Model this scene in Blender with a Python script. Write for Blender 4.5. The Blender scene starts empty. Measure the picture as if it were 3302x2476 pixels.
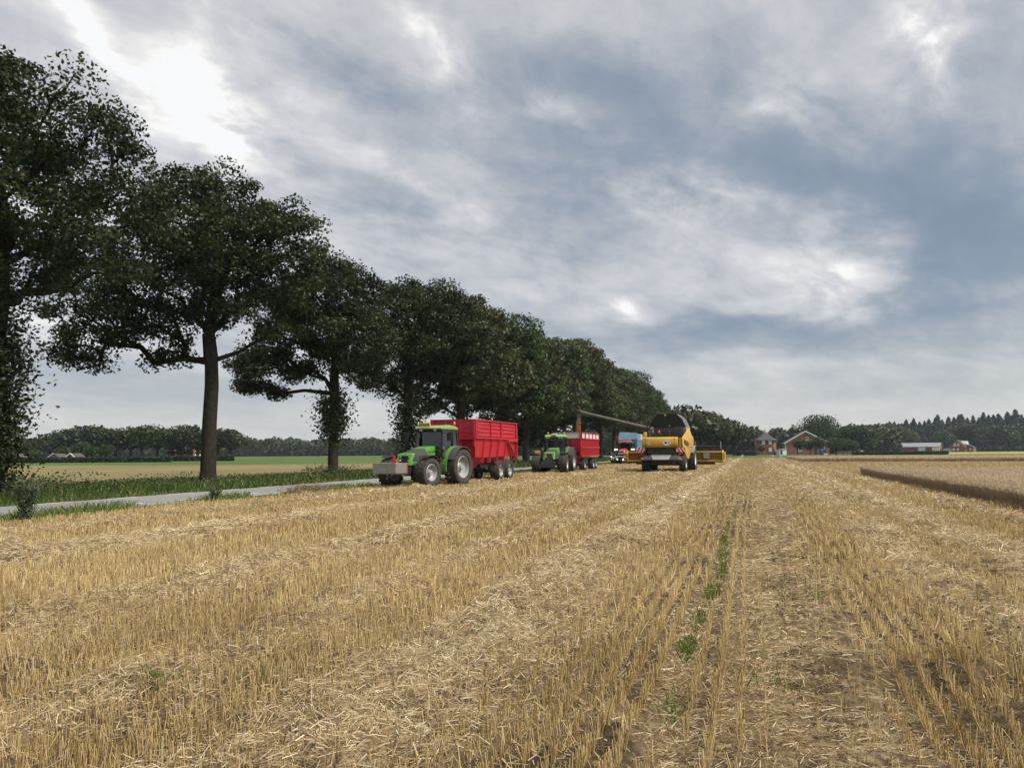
import bpy, bmesh, math, random
import numpy as np
from mathutils import Vector, Matrix

R = math.radians
scene = bpy.context.scene
COL = scene.collection

# ------------------------------------------------------------------ camera
# X runs across the drilled rows (to the right), Y along them, Z up. Camera at eye height.
CAM_H = 1.65
YAW, PITCH, ROLL = R(17.2), math.atan(219 / 2480.0), 0.0065
_fwd = Vector((0, math.cos(PITCH), math.sin(PITCH)))
_up = Vector((0, -math.sin(PITCH), math.cos(PITCH)))
_rt = Vector((1, 0, 0))
_u2 = _up * math.cos(ROLL) + _rt * math.sin(ROLL)
_r2 = _rt * math.cos(ROLL) - _up * math.sin(ROLL)
_M = Matrix((_r2, _u2, -_fwd)).transposed()
_M = Matrix.Rotation(YAW, 3, 'Z') @ _M
cam_data = bpy.data.cameras.new('camera')
cam_data.sensor_width = 36.0
cam_data.lens = 36.0 * 2480 / 3302
cam_data.clip_start = 0.1
cam_data.clip_end = 6000
cam = bpy.data.objects.new('camera', cam_data)
COL.objects.link(cam)
cam.matrix_world = Matrix.Translation((0, 0, CAM_H)) @ _M.to_4x4()
scene.camera = cam

# ------------------------------------------------------------------ light
SUN_EL, SUN_AZ = R(50), R(-17.2 + 118)          # azimuth measured from +Y towards +X
sun_dir = Vector((math.sin(SUN_AZ) * math.cos(SUN_EL), math.cos(SUN_AZ) * math.cos(SUN_EL), math.sin(SUN_EL)))
sun_data = bpy.data.lights.new('sun', 'SUN')
sun_data.energy = 1.5
sun_data.angle = R(20)
sun_data.color = (1.0, 0.955, 0.88)
sun = bpy.data.objects.new('sun', sun_data)
COL.objects.link(sun)
sun.rotation_euler = sun_dir.to_track_quat('Z', 'Y').to_euler()

scene.view_settings.view_transform = 'Standard'
scene.view_settings.look = 'None'
scene.view_settings.exposure = 1.72
scene.view_settings.gamma = 1.0
GAIN = 2 ** 1.72
scene.render.engine = 'CYCLES'
scene.cycles.max_bounces = 5
scene.cycles.diffuse_bounces = 2
scene.cycles.glossy_bounces = 2
scene.cycles.transmission_bounces = 4
scene.cycles.transparent_max_bounces = 12
scene.cycles.volume_bounces = 0
scene.cycles.caustics_reflective = False
scene.cycles.caustics_refractive = False
scene.cycles.sample_clamp_indirect = 4
scene.cycles.use_denoising = True
scene.cycles.denoiser = 'OPENIMAGEDENOISE'
scene.cycles.denoising_input_passes = 'RGB_ALBEDO_NORMAL'
scene.cycles.use_adaptive_sampling = True
scene.cycles.adaptive_threshold = 0.02

# ------------------------------------------------------------------ sky: broken stratocumulus over a Nishita sky
world = bpy.data.worlds.new('World')
scene.world = world
world.use_nodes = True
wt = world.node_tree
wt.nodes.clear()
WN, WL = wt.nodes.new, wt.links.new


def wmath(op, a, b=None, c=None, clamp=False):
    n = WN('ShaderNodeMath'); n.operation = op; n.use_clamp = clamp
    for i, v in enumerate((a, b, c)):
        if v is None: continue
        if isinstance(v, (int, float)): n.inputs[i].default_value = v
        else: WL(v, n.inputs[i])
    return n.outputs[0]


def wvec(op, a, b=None, scale=None):
    n = WN('ShaderNodeVectorMath'); n.operation = op
    for i, v in enumerate((a, b)):
        if v is None: continue
        if isinstance(v, tuple): n.inputs[i].default_value = v
        else: WL(v, n.inputs[i])
    if scale is not None: n.inputs['Scale'].default_value = scale
    return n


def wnoise(vec, scale, detail, rough, dist=0.0):
    n = WN('ShaderNodeTexNoise'); n.inputs['Scale'].default_value = scale
    n.inputs['Detail'].default_value = detail; n.inputs['Roughness'].default_value = rough
    n.inputs['Distortion'].default_value = dist
    WL(vec, n.inputs['Vector'])
    return n


def wcomb(x, y, z=0.0):
    n = WN('ShaderNodeCombineXYZ')
    for i, v in enumerate((x, y, z)):
        if isinstance(v, (int, float)): n.inputs[i].default_value = v
        else: WL(v, n.inputs[i])
    return n.outputs[0]


tc = WN('ShaderNodeTexCoord')
dirn = wvec('NORMALIZE', tc.outputs['Generated']).outputs[0]
sep = WN('ShaderNodeSeparateXYZ'); WL(dirn, sep.inputs[0])
dx, dy, dz = sep.outputs
az = wmath('MULTIPLY', wmath('ARCTAN2', dx, dy), 57.29578)        # degrees from +Y
el = wmath('MULTIPLY', wmath('ARCSINE', dz), 57.29578)
# the cloud deck as a plane overhead: coordinates stretch towards the horizon as real decks do
inv = wmath('DIVIDE', 1.0, wmath('ADD', wmath('MAXIMUM', dz, 0.0), 0.20))
plane = wcomb(wmath('MULTIPLY', dx, inv), wmath('MULTIPLY', dy, inv))
BA = R(28)                                     # the cloud rows run this way
along = wmath('ADD', wmath('MULTIPLY', wmath('MULTIPLY', dx, inv), math.sin(BA)), wmath('MULTIPLY', wmath('MULTIPLY', dy, inv), math.cos(BA)))
across = wmath('SUBTRACT', wmath('MULTIPLY', wmath('MULTIPLY', dx, inv), math.cos(BA)), wmath('MULTIPLY', wmath('MULTIPLY', dy, inv), math.sin(BA)))
deck = wcomb(wmath('MULTIPLY', along, 0.62), across, 0.37)
big = wnoise(deck, 1.9, 3, 0.50, 0.25).outputs['Fac']
fine = wnoise(deck, 5.6, 8, 0.60, 0.35).outputs['Fac']
w1 = wnoise(deck, 1.5, 3, 0.5).outputs['Color']
w2 = wnoise(plane, 4.5, 4, 0.55).outputs['Color']
azel = wcomb(az, el)
warp = wvec('ADD', wvec('SCALE', wvec('SUBTRACT', w1, (0.5, 0.5, 0.5)).outputs[0], scale=8.0).outputs[0],
            wvec('SCALE', wvec('SUBTRACT', w2, (0.5, 0.5, 0.5)).outputs[0], scale=6.5).outputs[0]).outputs[0]
# less warp near the horizon, where the deck is seen edge-on
wfac = wmath('MULTIPLY', el, 1 / 16.0, clamp=True)
wn = WN('ShaderNodeVectorMath'); wn.operation = 'MULTIPLY_ADD'
WL(warp, wn.inputs[0]); WL(wcomb(wmath('ADD', wmath('MULTIPLY', wfac, 0.8), 0.2), wmath('ADD', wmath('MULTIPLY', wfac, 0.92), 0.08)), wn.inputs[1]); WL(azel, wn.inputs[2])
pos = wn.outputs[0]

# cloud thickness: main banks (negative) and thin places where light comes through (positive)
# (azimuth deg, elevation deg, half-width deg, half-height deg, tilt deg, amount)
BANKS = [(-38.0, 22.0, 15.0, 8.0, -20, 0.10),
         (-49.1, 25.4, 7.3, 3.8, -30, -0.1),
         (-45.9, 25.6, 1.1, 5.9, 35, 0.40),
         (-41.0, 27.6, 6.2, 3.8, 10, 0.12),
         (-38.4, 22.3, 1.5, 4.1, 50, 0.3),
         (-33.2, 21.1, 5.5, 1.4, -35, 0.18),
         (-26.8, 25.2, 5.7, 5.9, 0, -0.22),
         (-23.0, 29.5, 1.6, 3.8, 40, 0.4),
         (-14.1, 23.6, 6.4, 1.7, -25, -0.1),
         (-12.6, 25.2, 2.7, 0.9, -22, 0.42),
         (-16.2, 21.5, 3.3, 4.1, 0, -0.12),
         (-19.1, 26.7, 6.6, 1.7, -10, 0.1),
         (-3.8, 27.2, 12.8, 3.8, -5, -0.2),
         (-9.2, 18.3, 5.1, 4.5, -20, -0.26),
         (-5.5, 18.1, 4.0, 1.6, -28, 0.46),
         (-0.6, 13.3, 5.3, 3.8, -30, 0.06),
         (4.6, 18.4, 13.8, 3.4, -25, -0.36),
         (3.2, 22.8, 2.2, 1.0, 0, 0.25),
         (5.1, 22.5, 3.4, 1.7, 0, 0.22),
         (12.3, 26.4, 1.9, 3.1, 10, 0.62),
         (16.0, 21.3, 5.2, 6.9, 0, -0.20),
         (14.9, 11.7, 6.7, 4.1, 10, -0.40),
         (7.6, 12.2, 2.8, 2.8, -30, 0.42),
         (3.7, 11.6, 3.2, 1.7, 0, 0.15),
         (-1.8, 7.9, 11.5, 1.4, 0, -0.46),
         (-8.4, 10.6, 1.2, 0.6, -15, 0.35),
         (-24.4, 20.1, 8.4, 0.9, -25, 0.22),
         (-20.9, 18.9, 1.8, 1.4, 0, 0.15),
         (-20.2, 14.3, 8.9, 2.4, 0, 0.1),
         (8.6, 7.8, 14.6, 1.0, 3, 0.16),
         (2.5, 4.1, 17.3, 0.6, 0, -0.12),
         (7.1, 5.7, 10.4, 0.5, 4, 0.1),
         (13.3, 5.0, 9.0, 1.4, 0, -0.06),
         (-43.2, 4.5, 14.5, 1.7, 0, -0.4),
         (-44.7, 8.6, 14.6, 1.4, 0, 0.12),
         (-41.7, 2.5, 17.3, 1.0, 0, 0.06),
         (15.4, 15.6, 2.9, 2.1, 0, 0.12),
         (-33.4, 27.3, 4.3, 3.8, 0, 0.05)]
val = wmath('MULTIPLY_ADD', wmath('SUBTRACT', big, 0.5), 0.70, 0.425)
val = wmath('MULTIPLY_ADD', wmath('SUBTRACT', fine, 0.5), 0.54, val)
crisp = wnoise(deck, 15.0, 7, 0.6, 0.4).outputs['Fac']
val = wmath('MULTIPLY_ADD', wmath('SUBTRACT', crisp, 0.5), 0.20, val)
lump = wnoise(azel, 0.21, 7, 0.60, 0.35).outputs['Fac']
val = wmath('MULTIPLY_ADD', wmath('SUBTRACT', lump, 0.5), 0.46, val)
break_ = wmath('MULTIPLY_ADD', wmath('SUBTRACT', fine, 0.44), 3.6, 0.50, clamp=True)      # ragged openings
bright = 0.0
for (a, e, hw, hh, t, amt) in BANKS:
    m = WN('ShaderNodeMapping'); m.vector_type = 'TEXTURE'
    m.inputs['Location'].default_value = (a, e, 0)
    m.inputs['Rotation'].default_value = (0, 0, R(t))
    m.inputs['Scale'].default_value = (hw, hh, 1)
    WL(pos, m.inputs['Vector'])
    l = wvec('DOT_PRODUCT', m.outputs[0], m.outputs[0]); WL(m.outputs[0], l.inputs[1])
    g = wmath('EXPONENT', wmath('MULTIPLY', l.outputs['Value'], -0.75))
    if amt < 0: val = wmath('MULTIPLY_ADD', g, amt * 1.0, val)
    else: bright = wmath('MULTIPLY_ADD', g, amt * .80, bright)
val = wmath('MULTIPLY_ADD', bright, break_, val)
ramp = WN('ShaderNodeValToRGB')
WL(wmath('MULTIPLY_ADD', val, 0.86, 0.165), ramp.inputs[0])
cr = ramp.color_ramp
cr.interpolation = 'B_SPLINE'
stops = [(0.0, (0.215, 0.268, 0.345)), (0.17, (0.25, 0.308, 0.39)), (0.31, (0.325, 0.37, 0.43)), (0.45, (0.46, 0.487, 0.525)), (0.576, (0.60, 0.60, 0.625)),
         (0.70, (0.70, 0.70, 0.71)), (0.825, (0.95, 0.93, 0.905)), (0.95, (1.35, 1.28, 1.18))]
cr.elements[0].position = stops[0][0]; cr.elements[0].color = (*stops[0][1], 1)
cr.elements[1].position = stops[-1][0]; cr.elements[1].color = (*stops[-1][1], 1)
for p, c in stops[1:-1]:
    e_ = cr.elements.new(p); e_.color = (*c, 1)
# pale air towards the horizon
haz = WN('ShaderNodeMix'); haz.data_type = 'RGBA'
hf = wmath('MULTIPLY', wmath('SUBTRACT', 1.0, wmath('DIVIDE', el, 9.0), clamp=True), 0.78)
WL(hf, haz.inputs['Factor']); WL(ramp.outputs[0], haz.inputs['A']); haz.inputs['B'].default_value = (0.67, 0.672, 0.655, 1)
sky = WN('ShaderNodeTexSky'); sky.sky_type = 'NISHITA'; sky.sun_disc = False
sky.sun_elevation = SUN_EL; sky.sun_rotation = SUN_AZ
b_sky = WN('ShaderNodeBackground'); b_sky.inputs['Strength'].default_value = 0.06; WL(sky.outputs[0], b_sky.inputs[0])
b_cl = WN('ShaderNodeBackground'); b_cl.inputs['Strength'].default_value = 1.0 / GAIN; WL(haz.outputs['Result'], b_cl.inputs[0])
mixs = WN('ShaderNodeMixShader'); mixs.inputs[0].default_value = 0.93
WL(b_sky.outputs[0], mixs.inputs[1]); WL(b_cl.outputs[0], mixs.inputs[2])
wo = WN('ShaderNodeOutputWorld'); WL(mixs.outputs[0], wo.inputs[0])

# ------------------------------------------------------------------ helpers
rng = np.random.default_rng(7)
random.seed(7)


def tag(o, label=None, cat=None, group=None, kind=None):
    if label: o['label'] = label
    if cat: o['category'] = cat
    if group: o['group'] = group
    if kind: o['kind'] = kind
    return o


def link(o, parent=None):
    COL.objects.link(o)
    if parent is not None: o.parent = parent
    return o


def empty(name, loc=(0, 0, 0), rz=0.0, parent=None):
    o = bpy.data.objects.new(name, None)
    o.empty_display_size = 0.3
    o.location = loc
    o.rotation_euler = (0, 0, rz)
    return link(o, parent)


def bearing(px, depth, z=0.0):
    """A spot on the ground: seen under the image column px of the survey frame, depth metres out along the view axis."""
    s = (px - 1651.0) / 2480.0 * depth
    c, n = math.cos(YAW), math.sin(YAW)
    return Vector((s * c - depth * n, s * n + depth * c, z))


def mesh_np(name, verts, faces, mat=None, parent=None, tone=None, smooth=False):
    """verts (n,3), faces (m,k) array with constant k, tone per-face float."""
    me = bpy.data.meshes.new(name)
    verts = np.ascontiguousarray(verts, dtype=np.float32); faces = np.ascontiguousarray(faces, dtype=np.int32)
    m, k = faces.shape
    me.vertices.add(len(verts)); me.vertices.foreach_set('co', verts.ravel())
    me.loops.add(m * k); me.loops.foreach_set('vertex_index', faces.ravel())
    me.polygons.add(m); me.polygons.foreach_set('loop_start', np.arange(0, m * k, k, dtype=np.int32))
    if tone is not None:
        a = me.attributes.new('tone', 'FLOAT', 'FACE'); a.data.foreach_set('value', np.asarray(tone, dtype=np.float32))
    me.update(calc_edges=True)
    if smooth: me.polygons.foreach_set('use_smooth', np.ones(m, dtype=bool))
    if mat: me.materials.append(mat)
    o = bpy.data.objects.new(name, me)
    return link(o, parent)


class MB:
    """Collects shapes and links them as one mesh object."""
    def __init__(s): s.v = []; s.f = []

    def add(s, vs, fs):
        b = len(s.v); s.v += [tuple(p) for p in vs]; s.f += [tuple(i + b for i in f) for f in fs]; return s

    def box(s, x0, x1, y0, y1, z0, z1):
        return s.add([(x0, y0, z0), (x1, y0, z0), (x1, y1, z0), (x0, y1, z0), (x0, y0, z1), (x1, y0, z1), (x1, y1, z1), (x0, y1, z1)],
                     [(3, 2, 1, 0), (4, 5, 6, 7), (0, 1, 5, 4), (1, 2, 6, 5), (2, 3, 7, 6), (3, 0, 4, 7)])

    def cbox(s, c, d):
        return s.box(c[0] - d[0] / 2, c[0] + d[0] / 2, c[1] - d[1] / 2, c[1] + d[1] / 2, c[2] - d[2] / 2, c[2] + d[2] / 2)

    def hexa(s, p):                    # eight corners, bottom ring then top ring (both counter-clockwise from above)
        return s.add(p, [(3, 2, 1, 0), (4, 5, 6, 7), (0, 1, 5, 4), (1, 2, 6, 5), (2, 3, 7, 6), (3, 0, 4, 7)])

    def prism(s, poly, axis, a, b):    # polygon in the plane across the axis, pushed from a to b
        n = len(poly)
        def P(u, w, t):
            return {'x': (t, u, w), 'y': (u, t, w), 'z': (u, w, t)}[axis]
        vs = [P(u, w, a) for u, w in poly] + [P(u, w, b) for u, w in poly]
        fs = [tuple(range(n - 1, -1, -1)), tuple(range(n, 2 * n))] + [(i, (i + 1) % n, n + (i + 1) % n, n + i) for i in range(n)]
        return s.add(vs, fs)

    def bar(s, p, q, w, h=None, up=(0, 0, 1)):
        p, q = Vector(p), Vector(q); d = (q - p).normalized(); u = Vector(up)
        if abs(d.dot(u)) > 0.98: u = Vector((0, 1, 0))
        a = d.cross(u).normalized() * (w / 2); b = a.cross(d).normalized() * ((h or w) / 2)
        return s.add([p - a - b, p + a - b, p + a + b, p - a + b, q - a - b, q + a - b, q + a + b, q - a + b],
                     [(0, 1, 2, 3), (7, 6, 5, 4), (0, 4, 5, 1), (1, 5, 6, 2), (2, 6, 7, 3), (3, 7, 4, 0)])

    def tube(s, pts, rad, n=10, caps=True):
        pts = [Vector(p) for p in pts]
        if isinstance(rad, (int, float)): rad = [rad] * len(pts)
        rings = []; b = len(s.v)
        for i, p in enumerate(pts):
            d = (pts[min(i + 1, len(pts) - 1)] - pts[max(i - 1, 0)]).normalized()
            u = Vector((0, 0, 1)) if abs(d.z) < 0.9 else Vector((1, 0, 0))
            a = d.cross(u).normalized(); c = a.cross(d)
            for k in range(n):
                t = 2 * math.pi * k / n
                s.v.append(tuple(p + a * (math.cos(t) * rad[i]) + c * (math.sin(t) * rad[i])))
        for i in range(len(pts) - 1):
            for k in range(n):
                s.f.append((b + i * n + k, b + i * n + (k + 1) % n, b + (i + 1) * n + (k + 1) % n, b + (i + 1) * n + k))
        if caps:
            s.f.append(tuple(b + k for k in range(n - 1, -1, -1))); e = b + (len(pts) - 1) * n
            s.f.append(tuple(e + k for k in range(n)))
        return s

    def lathe(s, prof, n=32, c=(0, 0, 0)):      # profile (x, r) turned about the local x axis
        b = len(s.v); m = len(prof)
        for k in range(n):
            t = 2 * math.pi * k / n
            for x, r in prof: s.v.append((c[0] + x, c[1] + r * math.cos(t), c[2] + r * math.sin(t)))
        for k in range(n):
            for i in range(m - 1):
                s.f.append((b + k * m + i, b + k * m + i + 1, b + ((k + 1) % n) * m + i + 1, b + ((k + 1) % n) * m + i))
        return s

    def blob(s, c, r, n=10, m=7):
        b = len(s.v)
        for i in range(m + 1):
            ph = math.pi * i / m
            for k in range(n):
                t = 2 * math.pi * k / n
                s.v.append((c[0] + r[0] * math.sin(ph) * math.cos(t), c[1] + r[1] * math.sin(ph) * math.sin(t), c[2] + r[2] * math.cos(ph)))
        for i in range(m):
            for k in range(n): s.f.append((b + i * n + k, b + (i + 1) * n + k, b + (i + 1) * n + (k + 1) % n, b + i * n + (k + 1) % n))
        return s

    def mesh(s, name, mat, smooth=False, bevel=0.0):
        me = bpy.data.meshes.new(name); me.from_pydata(s.v, [], s.f)
        bm = bmesh.new(); bm.from_mesh(me)
        bmesh.ops.remove_doubles(bm, verts=bm.verts, dist=1e-5)
        if bevel > 0:
            es = [e for e in bm.edges if len(e.link_faces) == 2 and e.calc_face_angle(0) > 0.5]
            bmesh.ops.bevel(bm, geom=es, offset=bevel, segments=2, profile=0.6, affect='EDGES', clamp_overlap=True)
        bmesh.ops.recalc_face_normals(bm, faces=bm.faces)
        bm.to_mesh(me); bm.free()
        if smooth:
            me.polygons.foreach_set('use_smooth', np.ones(len(me.polygons), dtype=bool))
            try: me.set_sharp_from_angle(angle=R(40))
            except Exception: pass
        me.materials.append(mat)
        return me

    def build(s, name, mat, parent=None, smooth=False, bevel=0.0):
        return link(bpy.data.objects.new(name, s.mesh(name, mat, smooth, bevel)), parent)


def part(name, me, parent, loc=(0, 0, 0), rot=(0, 0, 0)):
    o = bpy.data.objects.new(name, me); o.location = loc; o.rotation_euler = rot
    return link(o, parent)


# ------------------------------------------------------------------ noise for the ground shapes
def _hash(ix, iy, seed):
    h = (ix.astype(np.int64) * 374761393 + iy.astype(np.int64) * 668265263 + seed * 974711) & 0x7fffffff
    h = ((h ^ (h >> 13)) * 1274126177) & 0x7fffffff
    return ((h ^ (h >> 16)) & 0xffff) / 65535.0


def vnoise(x, y, seed=0):
    ix, iy = np.floor(x), np.floor(y); fx, fy = x - ix, y - iy
    fx = fx * fx * (3 - 2 * fx); fy = fy * fy * (3 - 2 * fy)
    a, b = _hash(ix, iy, seed), _hash(ix + 1, iy, seed); c, d = _hash(ix, iy + 1, seed), _hash(ix + 1, iy + 1, seed)
    return (a * (1 - fx) + b * fx) * (1 - fy) + (c * (1 - fx) + d * fx) * fy


def fbm(x, y, seed=0, oct=4):
    s = 0; a = 0.5
    for i in range(oct): s = s + a * vnoise(x * 2 ** i, y * 2 ** i, seed + 17 * i); a *= 0.5
    return s


# ------------------------------------------------------------------ materials
MATS = {}


def shader(name):
    m = bpy.data.materials.new(name); m.use_nodes = True; nt = m.node_tree; nt.nodes.clear()
    out = nt.nodes.new('ShaderNodeOutputMaterial')
    return m, nt, out


def noise_node(nt, scale, detail=4, rough=0.55, coord='Object', sc=None):
    t = nt.nodes.new('ShaderNodeTexCoord'); n = nt.nodes.new('ShaderNodeTexNoise')
    n.inputs['Scale'].default_value = scale; n.inputs['Detail'].default_value = detail; n.inputs['Roughness'].default_value = rough
    if sc:
        mp = nt.nodes.new('ShaderNodeMapping'); mp.inputs['Scale'].default_value = sc
        nt.links.new(t.outputs[coord], mp.inputs[0]); nt.links.new(mp.outputs[0], n.inputs['Vector'])
    else: nt.links.new(t.outputs[coord], n.inputs['Vector'])
    return n


def ramp_node(nt, fac, stops):
    r = nt.nodes.new('ShaderNodeValToRGB'); e = r.color_ramp.elements
    e[0].position, e[0].color = stops[0][0], (*stops[0][1], 1); e[1].position, e[1].color = stops[-1][0], (*stops[-1][1], 1)
    for p, c in stops[1:-1]:
        q = e.new(p); q.color = (*c, 1)
    nt.links.new(fac, r.inputs[0]); return r.outputs[0]


def mat_solid(name, col, rough=0.5, metal=0.0, var=0.12, scale=3.0, dust=0.0, dust_col=(0.42, 0.34, 0.22), bump=0.0, spec=0.5, coat=0.0):
    """Plain material whose colour is broken up by noise; dust lies on it in patches."""
    if name in MATS: return MATS[name]
    m, nt, out = shader(name)
    p = nt.nodes.new('ShaderNodeBsdfPrincipled')
    n = noise_node(nt, scale, 6, 0.6)
    c = ramp_node(nt, n.outputs['Fac'], [(0.3, tuple(v * (1 - var) for v in col)), (0.7, tuple(min(1, v * (1 + var)) for v in col))])
    if dust > 0:
        n2 = noise_node(nt, scale * 2.3, 8, 0.65)
        f = nt.nodes.new('ShaderNodeMath'); f.operation = 'MULTIPLY_ADD'; f.use_clamp = True
        f.inputs[1].default_value = 2.2 * dust; f.inputs[2].default_value = -0.62 * dust
        nt.links.new(n2.outputs['Fac'], f.inputs[0])
        mx = nt.nodes.new('ShaderNodeMix'); mx.data_type = 'RGBA'
        nt.links.new(f.outputs[0], mx.inputs['Factor']); nt.links.new(c, mx.inputs['A']); mx.inputs['B'].default_value = (*dust_col, 1)
        c = mx.outputs['Result']
    nt.links.new(c, p.inputs['Base Color'])
    rr = nt.nodes.new('ShaderNodeMath'); rr.operation = 'MULTIPLY_ADD'; rr.inputs[1].default_value = 0.25; rr.inputs[2].default_value = rough - 0.12
    nt.links.new(n.outputs['Fac'], rr.inputs[0]); nt.links.new(rr.outputs[0], p.inputs['Roughness'])
    p.inputs['Metallic'].default_value = metal
    p.inputs['Specular IOR Level'].default_value = spec
    p.inputs['Coat Weight'].default_value = coat
    if bump > 0:
        b = nt.nodes.new('ShaderNodeBump'); b.inputs['Strength'].default_value = bump; b.inputs['Distance'].default_value = 0.02
        n3 = noise_node(nt, scale * 6, 6, 0.6); nt.links.new(n3.outputs['Fac'], b.inputs['Height']); nt.links.new(b.outputs[0], p.inputs['Normal'])
    nt.links.new(p.outputs[0], out.inputs[0])
    MATS[name] = m
    return m


def mat_blade(name, stops, trans=0.25, rough=0.6, spec=0.2, patch=0.0, patch_scale=0.8):
    """Leaves, straw and grass: colour from the per-face tone, some light passes through."""
    if name in MATS: return MATS[name]
    m, nt, out = shader(name)
    a = nt.nodes.new('ShaderNodeAttribute'); a.attribute_name = 'tone'
    fac = a.outputs['Fac']
    if patch > 0:
        n = noise_node(nt, patch_scale, 3, 0.5)
        q = nt.nodes.new('ShaderNodeMath'); q.operation = 'MULTIPLY_ADD'; q.inputs[1].default_value = patch; q.inputs[2].default_value = -patch * 0.5
        nt.links.new(n.outputs['Fac'], q.inputs[0])
        s = nt.nodes.new('ShaderNodeMath'); s.operation = 'ADD'; s.use_clamp = True
        nt.links.new(fac, s.inputs[0]); nt.links.new(q.outputs[0], s.inputs[1]); fac = s.outputs[0]
    c = ramp_node(nt, fac, stops)
    p = nt.nodes.new('ShaderNodeBsdfPrincipled'); p.inputs['Roughness'].default_value = rough; p.inputs['Specular IOR Level'].default_value = spec
    nt.links.new(c, p.inputs['Base Color'])
    t = nt.nodes.new('ShaderNodeBsdfTranslucent'); nt.links.new(c, t.inputs[0])
    mx = nt.nodes.new('ShaderNodeMixShader'); mx.inputs[0].default_value = trans
    nt.links.new(p.outputs[0], mx.inputs[1]); nt.links.new(t.outputs[0], mx.inputs[2]); nt.links.new(mx.outputs[0], out.inputs[0])
    MATS[name] = m
    return m


def mat_glass(name='cab_glass', tint=(0.36, 0.42, 0.40), refl=0.09):
    if name in MATS: return MATS[name]
    m, nt, out = shader(name)
    t = nt.nodes.new('ShaderNodeBsdfTransparent'); t.inputs[0].default_value = (*tint, 1)
    g = nt.nodes.new('ShaderNodeBsdfGlossy'); g.inputs['Roughness'].default_value = 0.04
    lw = nt.nodes.new('ShaderNodeLayerWeight'); lw.inputs[0].default_value = 0.25
    f = nt.nodes.new('ShaderNodeMath'); f.operation = 'MULTIPLY_ADD'; f.inputs[1].default_value = 0.6; f.inputs[2].default_value = refl
    nt.links.new(lw.outputs['Fresnel'], f.inputs[0])
    mx = nt.nodes.new('ShaderNodeMixShader'); nt.links.new(f.outputs[0], mx.inputs[0])
    nt.links.new(t.outputs[0], mx.inputs[1]); nt.links.new(g.outputs[0], mx.inputs[2]); nt.links.new(mx.outputs[0], out.inputs[0])
    MATS[name] = m
    return m


def mat_lamp(name, col, strength):
    if name in MATS: return MATS[name]
    m, nt, out = shader(name)
    e = nt.nodes.new('ShaderNodeEmission'); e.inputs[0].default_value = (*col, 1); e.inputs[1].default_value = strength
    n = noise_node(nt, 9.0, 2)
    mu = nt.nodes.new('ShaderNodeMath'); mu.operation = 'MULTIPLY_ADD'; mu.inputs[1].default_value = 0.3 * strength; mu.inputs[2].default_value = 0.85 * strength
    nt.links.new(n.outputs['Fac'], mu.inputs[0]); nt.links.new(mu.outputs[0], e.inputs[1])
    nt.links.new(e.outputs[0], out.inputs[0]); MATS[name] = m
    return m


def mat_ground(name, stops, scale, detail=8, rough=0.95, bump=0.4, sc=None, scale2=0.12, mixamt=0.35, dist=0.03):
    """Ground cover: a fine and a broad noise choose between the colours."""
    if name in MATS: return MATS[name]
    m, nt, out = shader(name)
    p = nt.nodes.new('ShaderNodeBsdfPrincipled'); p.inputs['Roughness'].default_value = rough; p.inputs['Specular IOR Level'].default_value = 0.15
    n1 = noise_node(nt, scale, detail, 0.68, sc=sc); n2 = noise_node(nt, scale2, 4, 0.55, sc=sc)
    mx = nt.nodes.new('ShaderNodeMix'); mx.data_type = 'FLOAT'; mx.inputs[0].default_value = mixamt
    nt.links.new(n1.outputs['Fac'], mx.inputs[2]); nt.links.new(n2.outputs['Fac'], mx.inputs[3])
    c = ramp_node(nt, mx.outputs[0], stops); nt.links.new(c, p.inputs['Base Color'])
    b = nt.nodes.new('ShaderNodeBump'); b.inputs['Strength'].default_value = bump; b.inputs['Distance'].default_value = dist
    nt.links.new(n1.outputs['Fac'], b.inputs['Height']); nt.links.new(b.outputs[0], p.inputs['Normal'])
    nt.links.new(p.outputs[0], out.inputs[0]); MATS[name] = m
    return m


# ------------------------------------------------------------------ blades (stalks, straw, grass, leaves) as arrays
def ribbons(base, top, width, side=None):
    """Flat ribbons from base to top (n,3); returns verts, quads."""
    n = len(base); d = top - base
    if side is None:
        a = rng.uniform(0, 2 * np.pi, n); s = np.stack([np.cos(a), np.sin(a), rng.uniform(-.3, .3, n)], 1)
        s = np.cross(d, s)
    else: s = side
    s = s / (np.linalg.norm(s, axis=1, keepdims=True) + 1e-9) * (np.asarray(width)[:, None] / 2)
    v = np.stack([base - s, base + s, top + s * 0.8, top - s * 0.8], 1).reshape(-1, 3)
    f = np.arange(4 * n).reshape(-1, 4)
    return v, f


def prisms3(base, top, width):
    n = len(base); d = top - base; d /= np.linalg.norm(d, axis=1, keepdims=True) + 1e-9
    a = np.cross(d, np.array([[0.31, 0.95, 0.05]])); a /= np.linalg.norm(a, axis=1, keepdims=True) + 1e-9
    b = np.cross(d, a); rings = []
    ph = rng.uniform(0, 6.28, n)
    for src in (base, top):
        for k in range(3):
            t = (ph + k * 2.0944)[:, None]; rings.append(src + (a * np.cos(t) + b * np.sin(t)) * (width[:, None] / 2))
    v = np.stack(rings, 1).reshape(-1, 3)
    o = (np.arange(n) * 6)[:, None]
    f = np.concatenate([o + np.array([[0, 1, 4, 3]]), o + np.array([[1, 2, 5, 4]]), o + np.array([[2, 0, 3, 5]])], 1).reshape(-1, 4)
    return v, f


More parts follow.
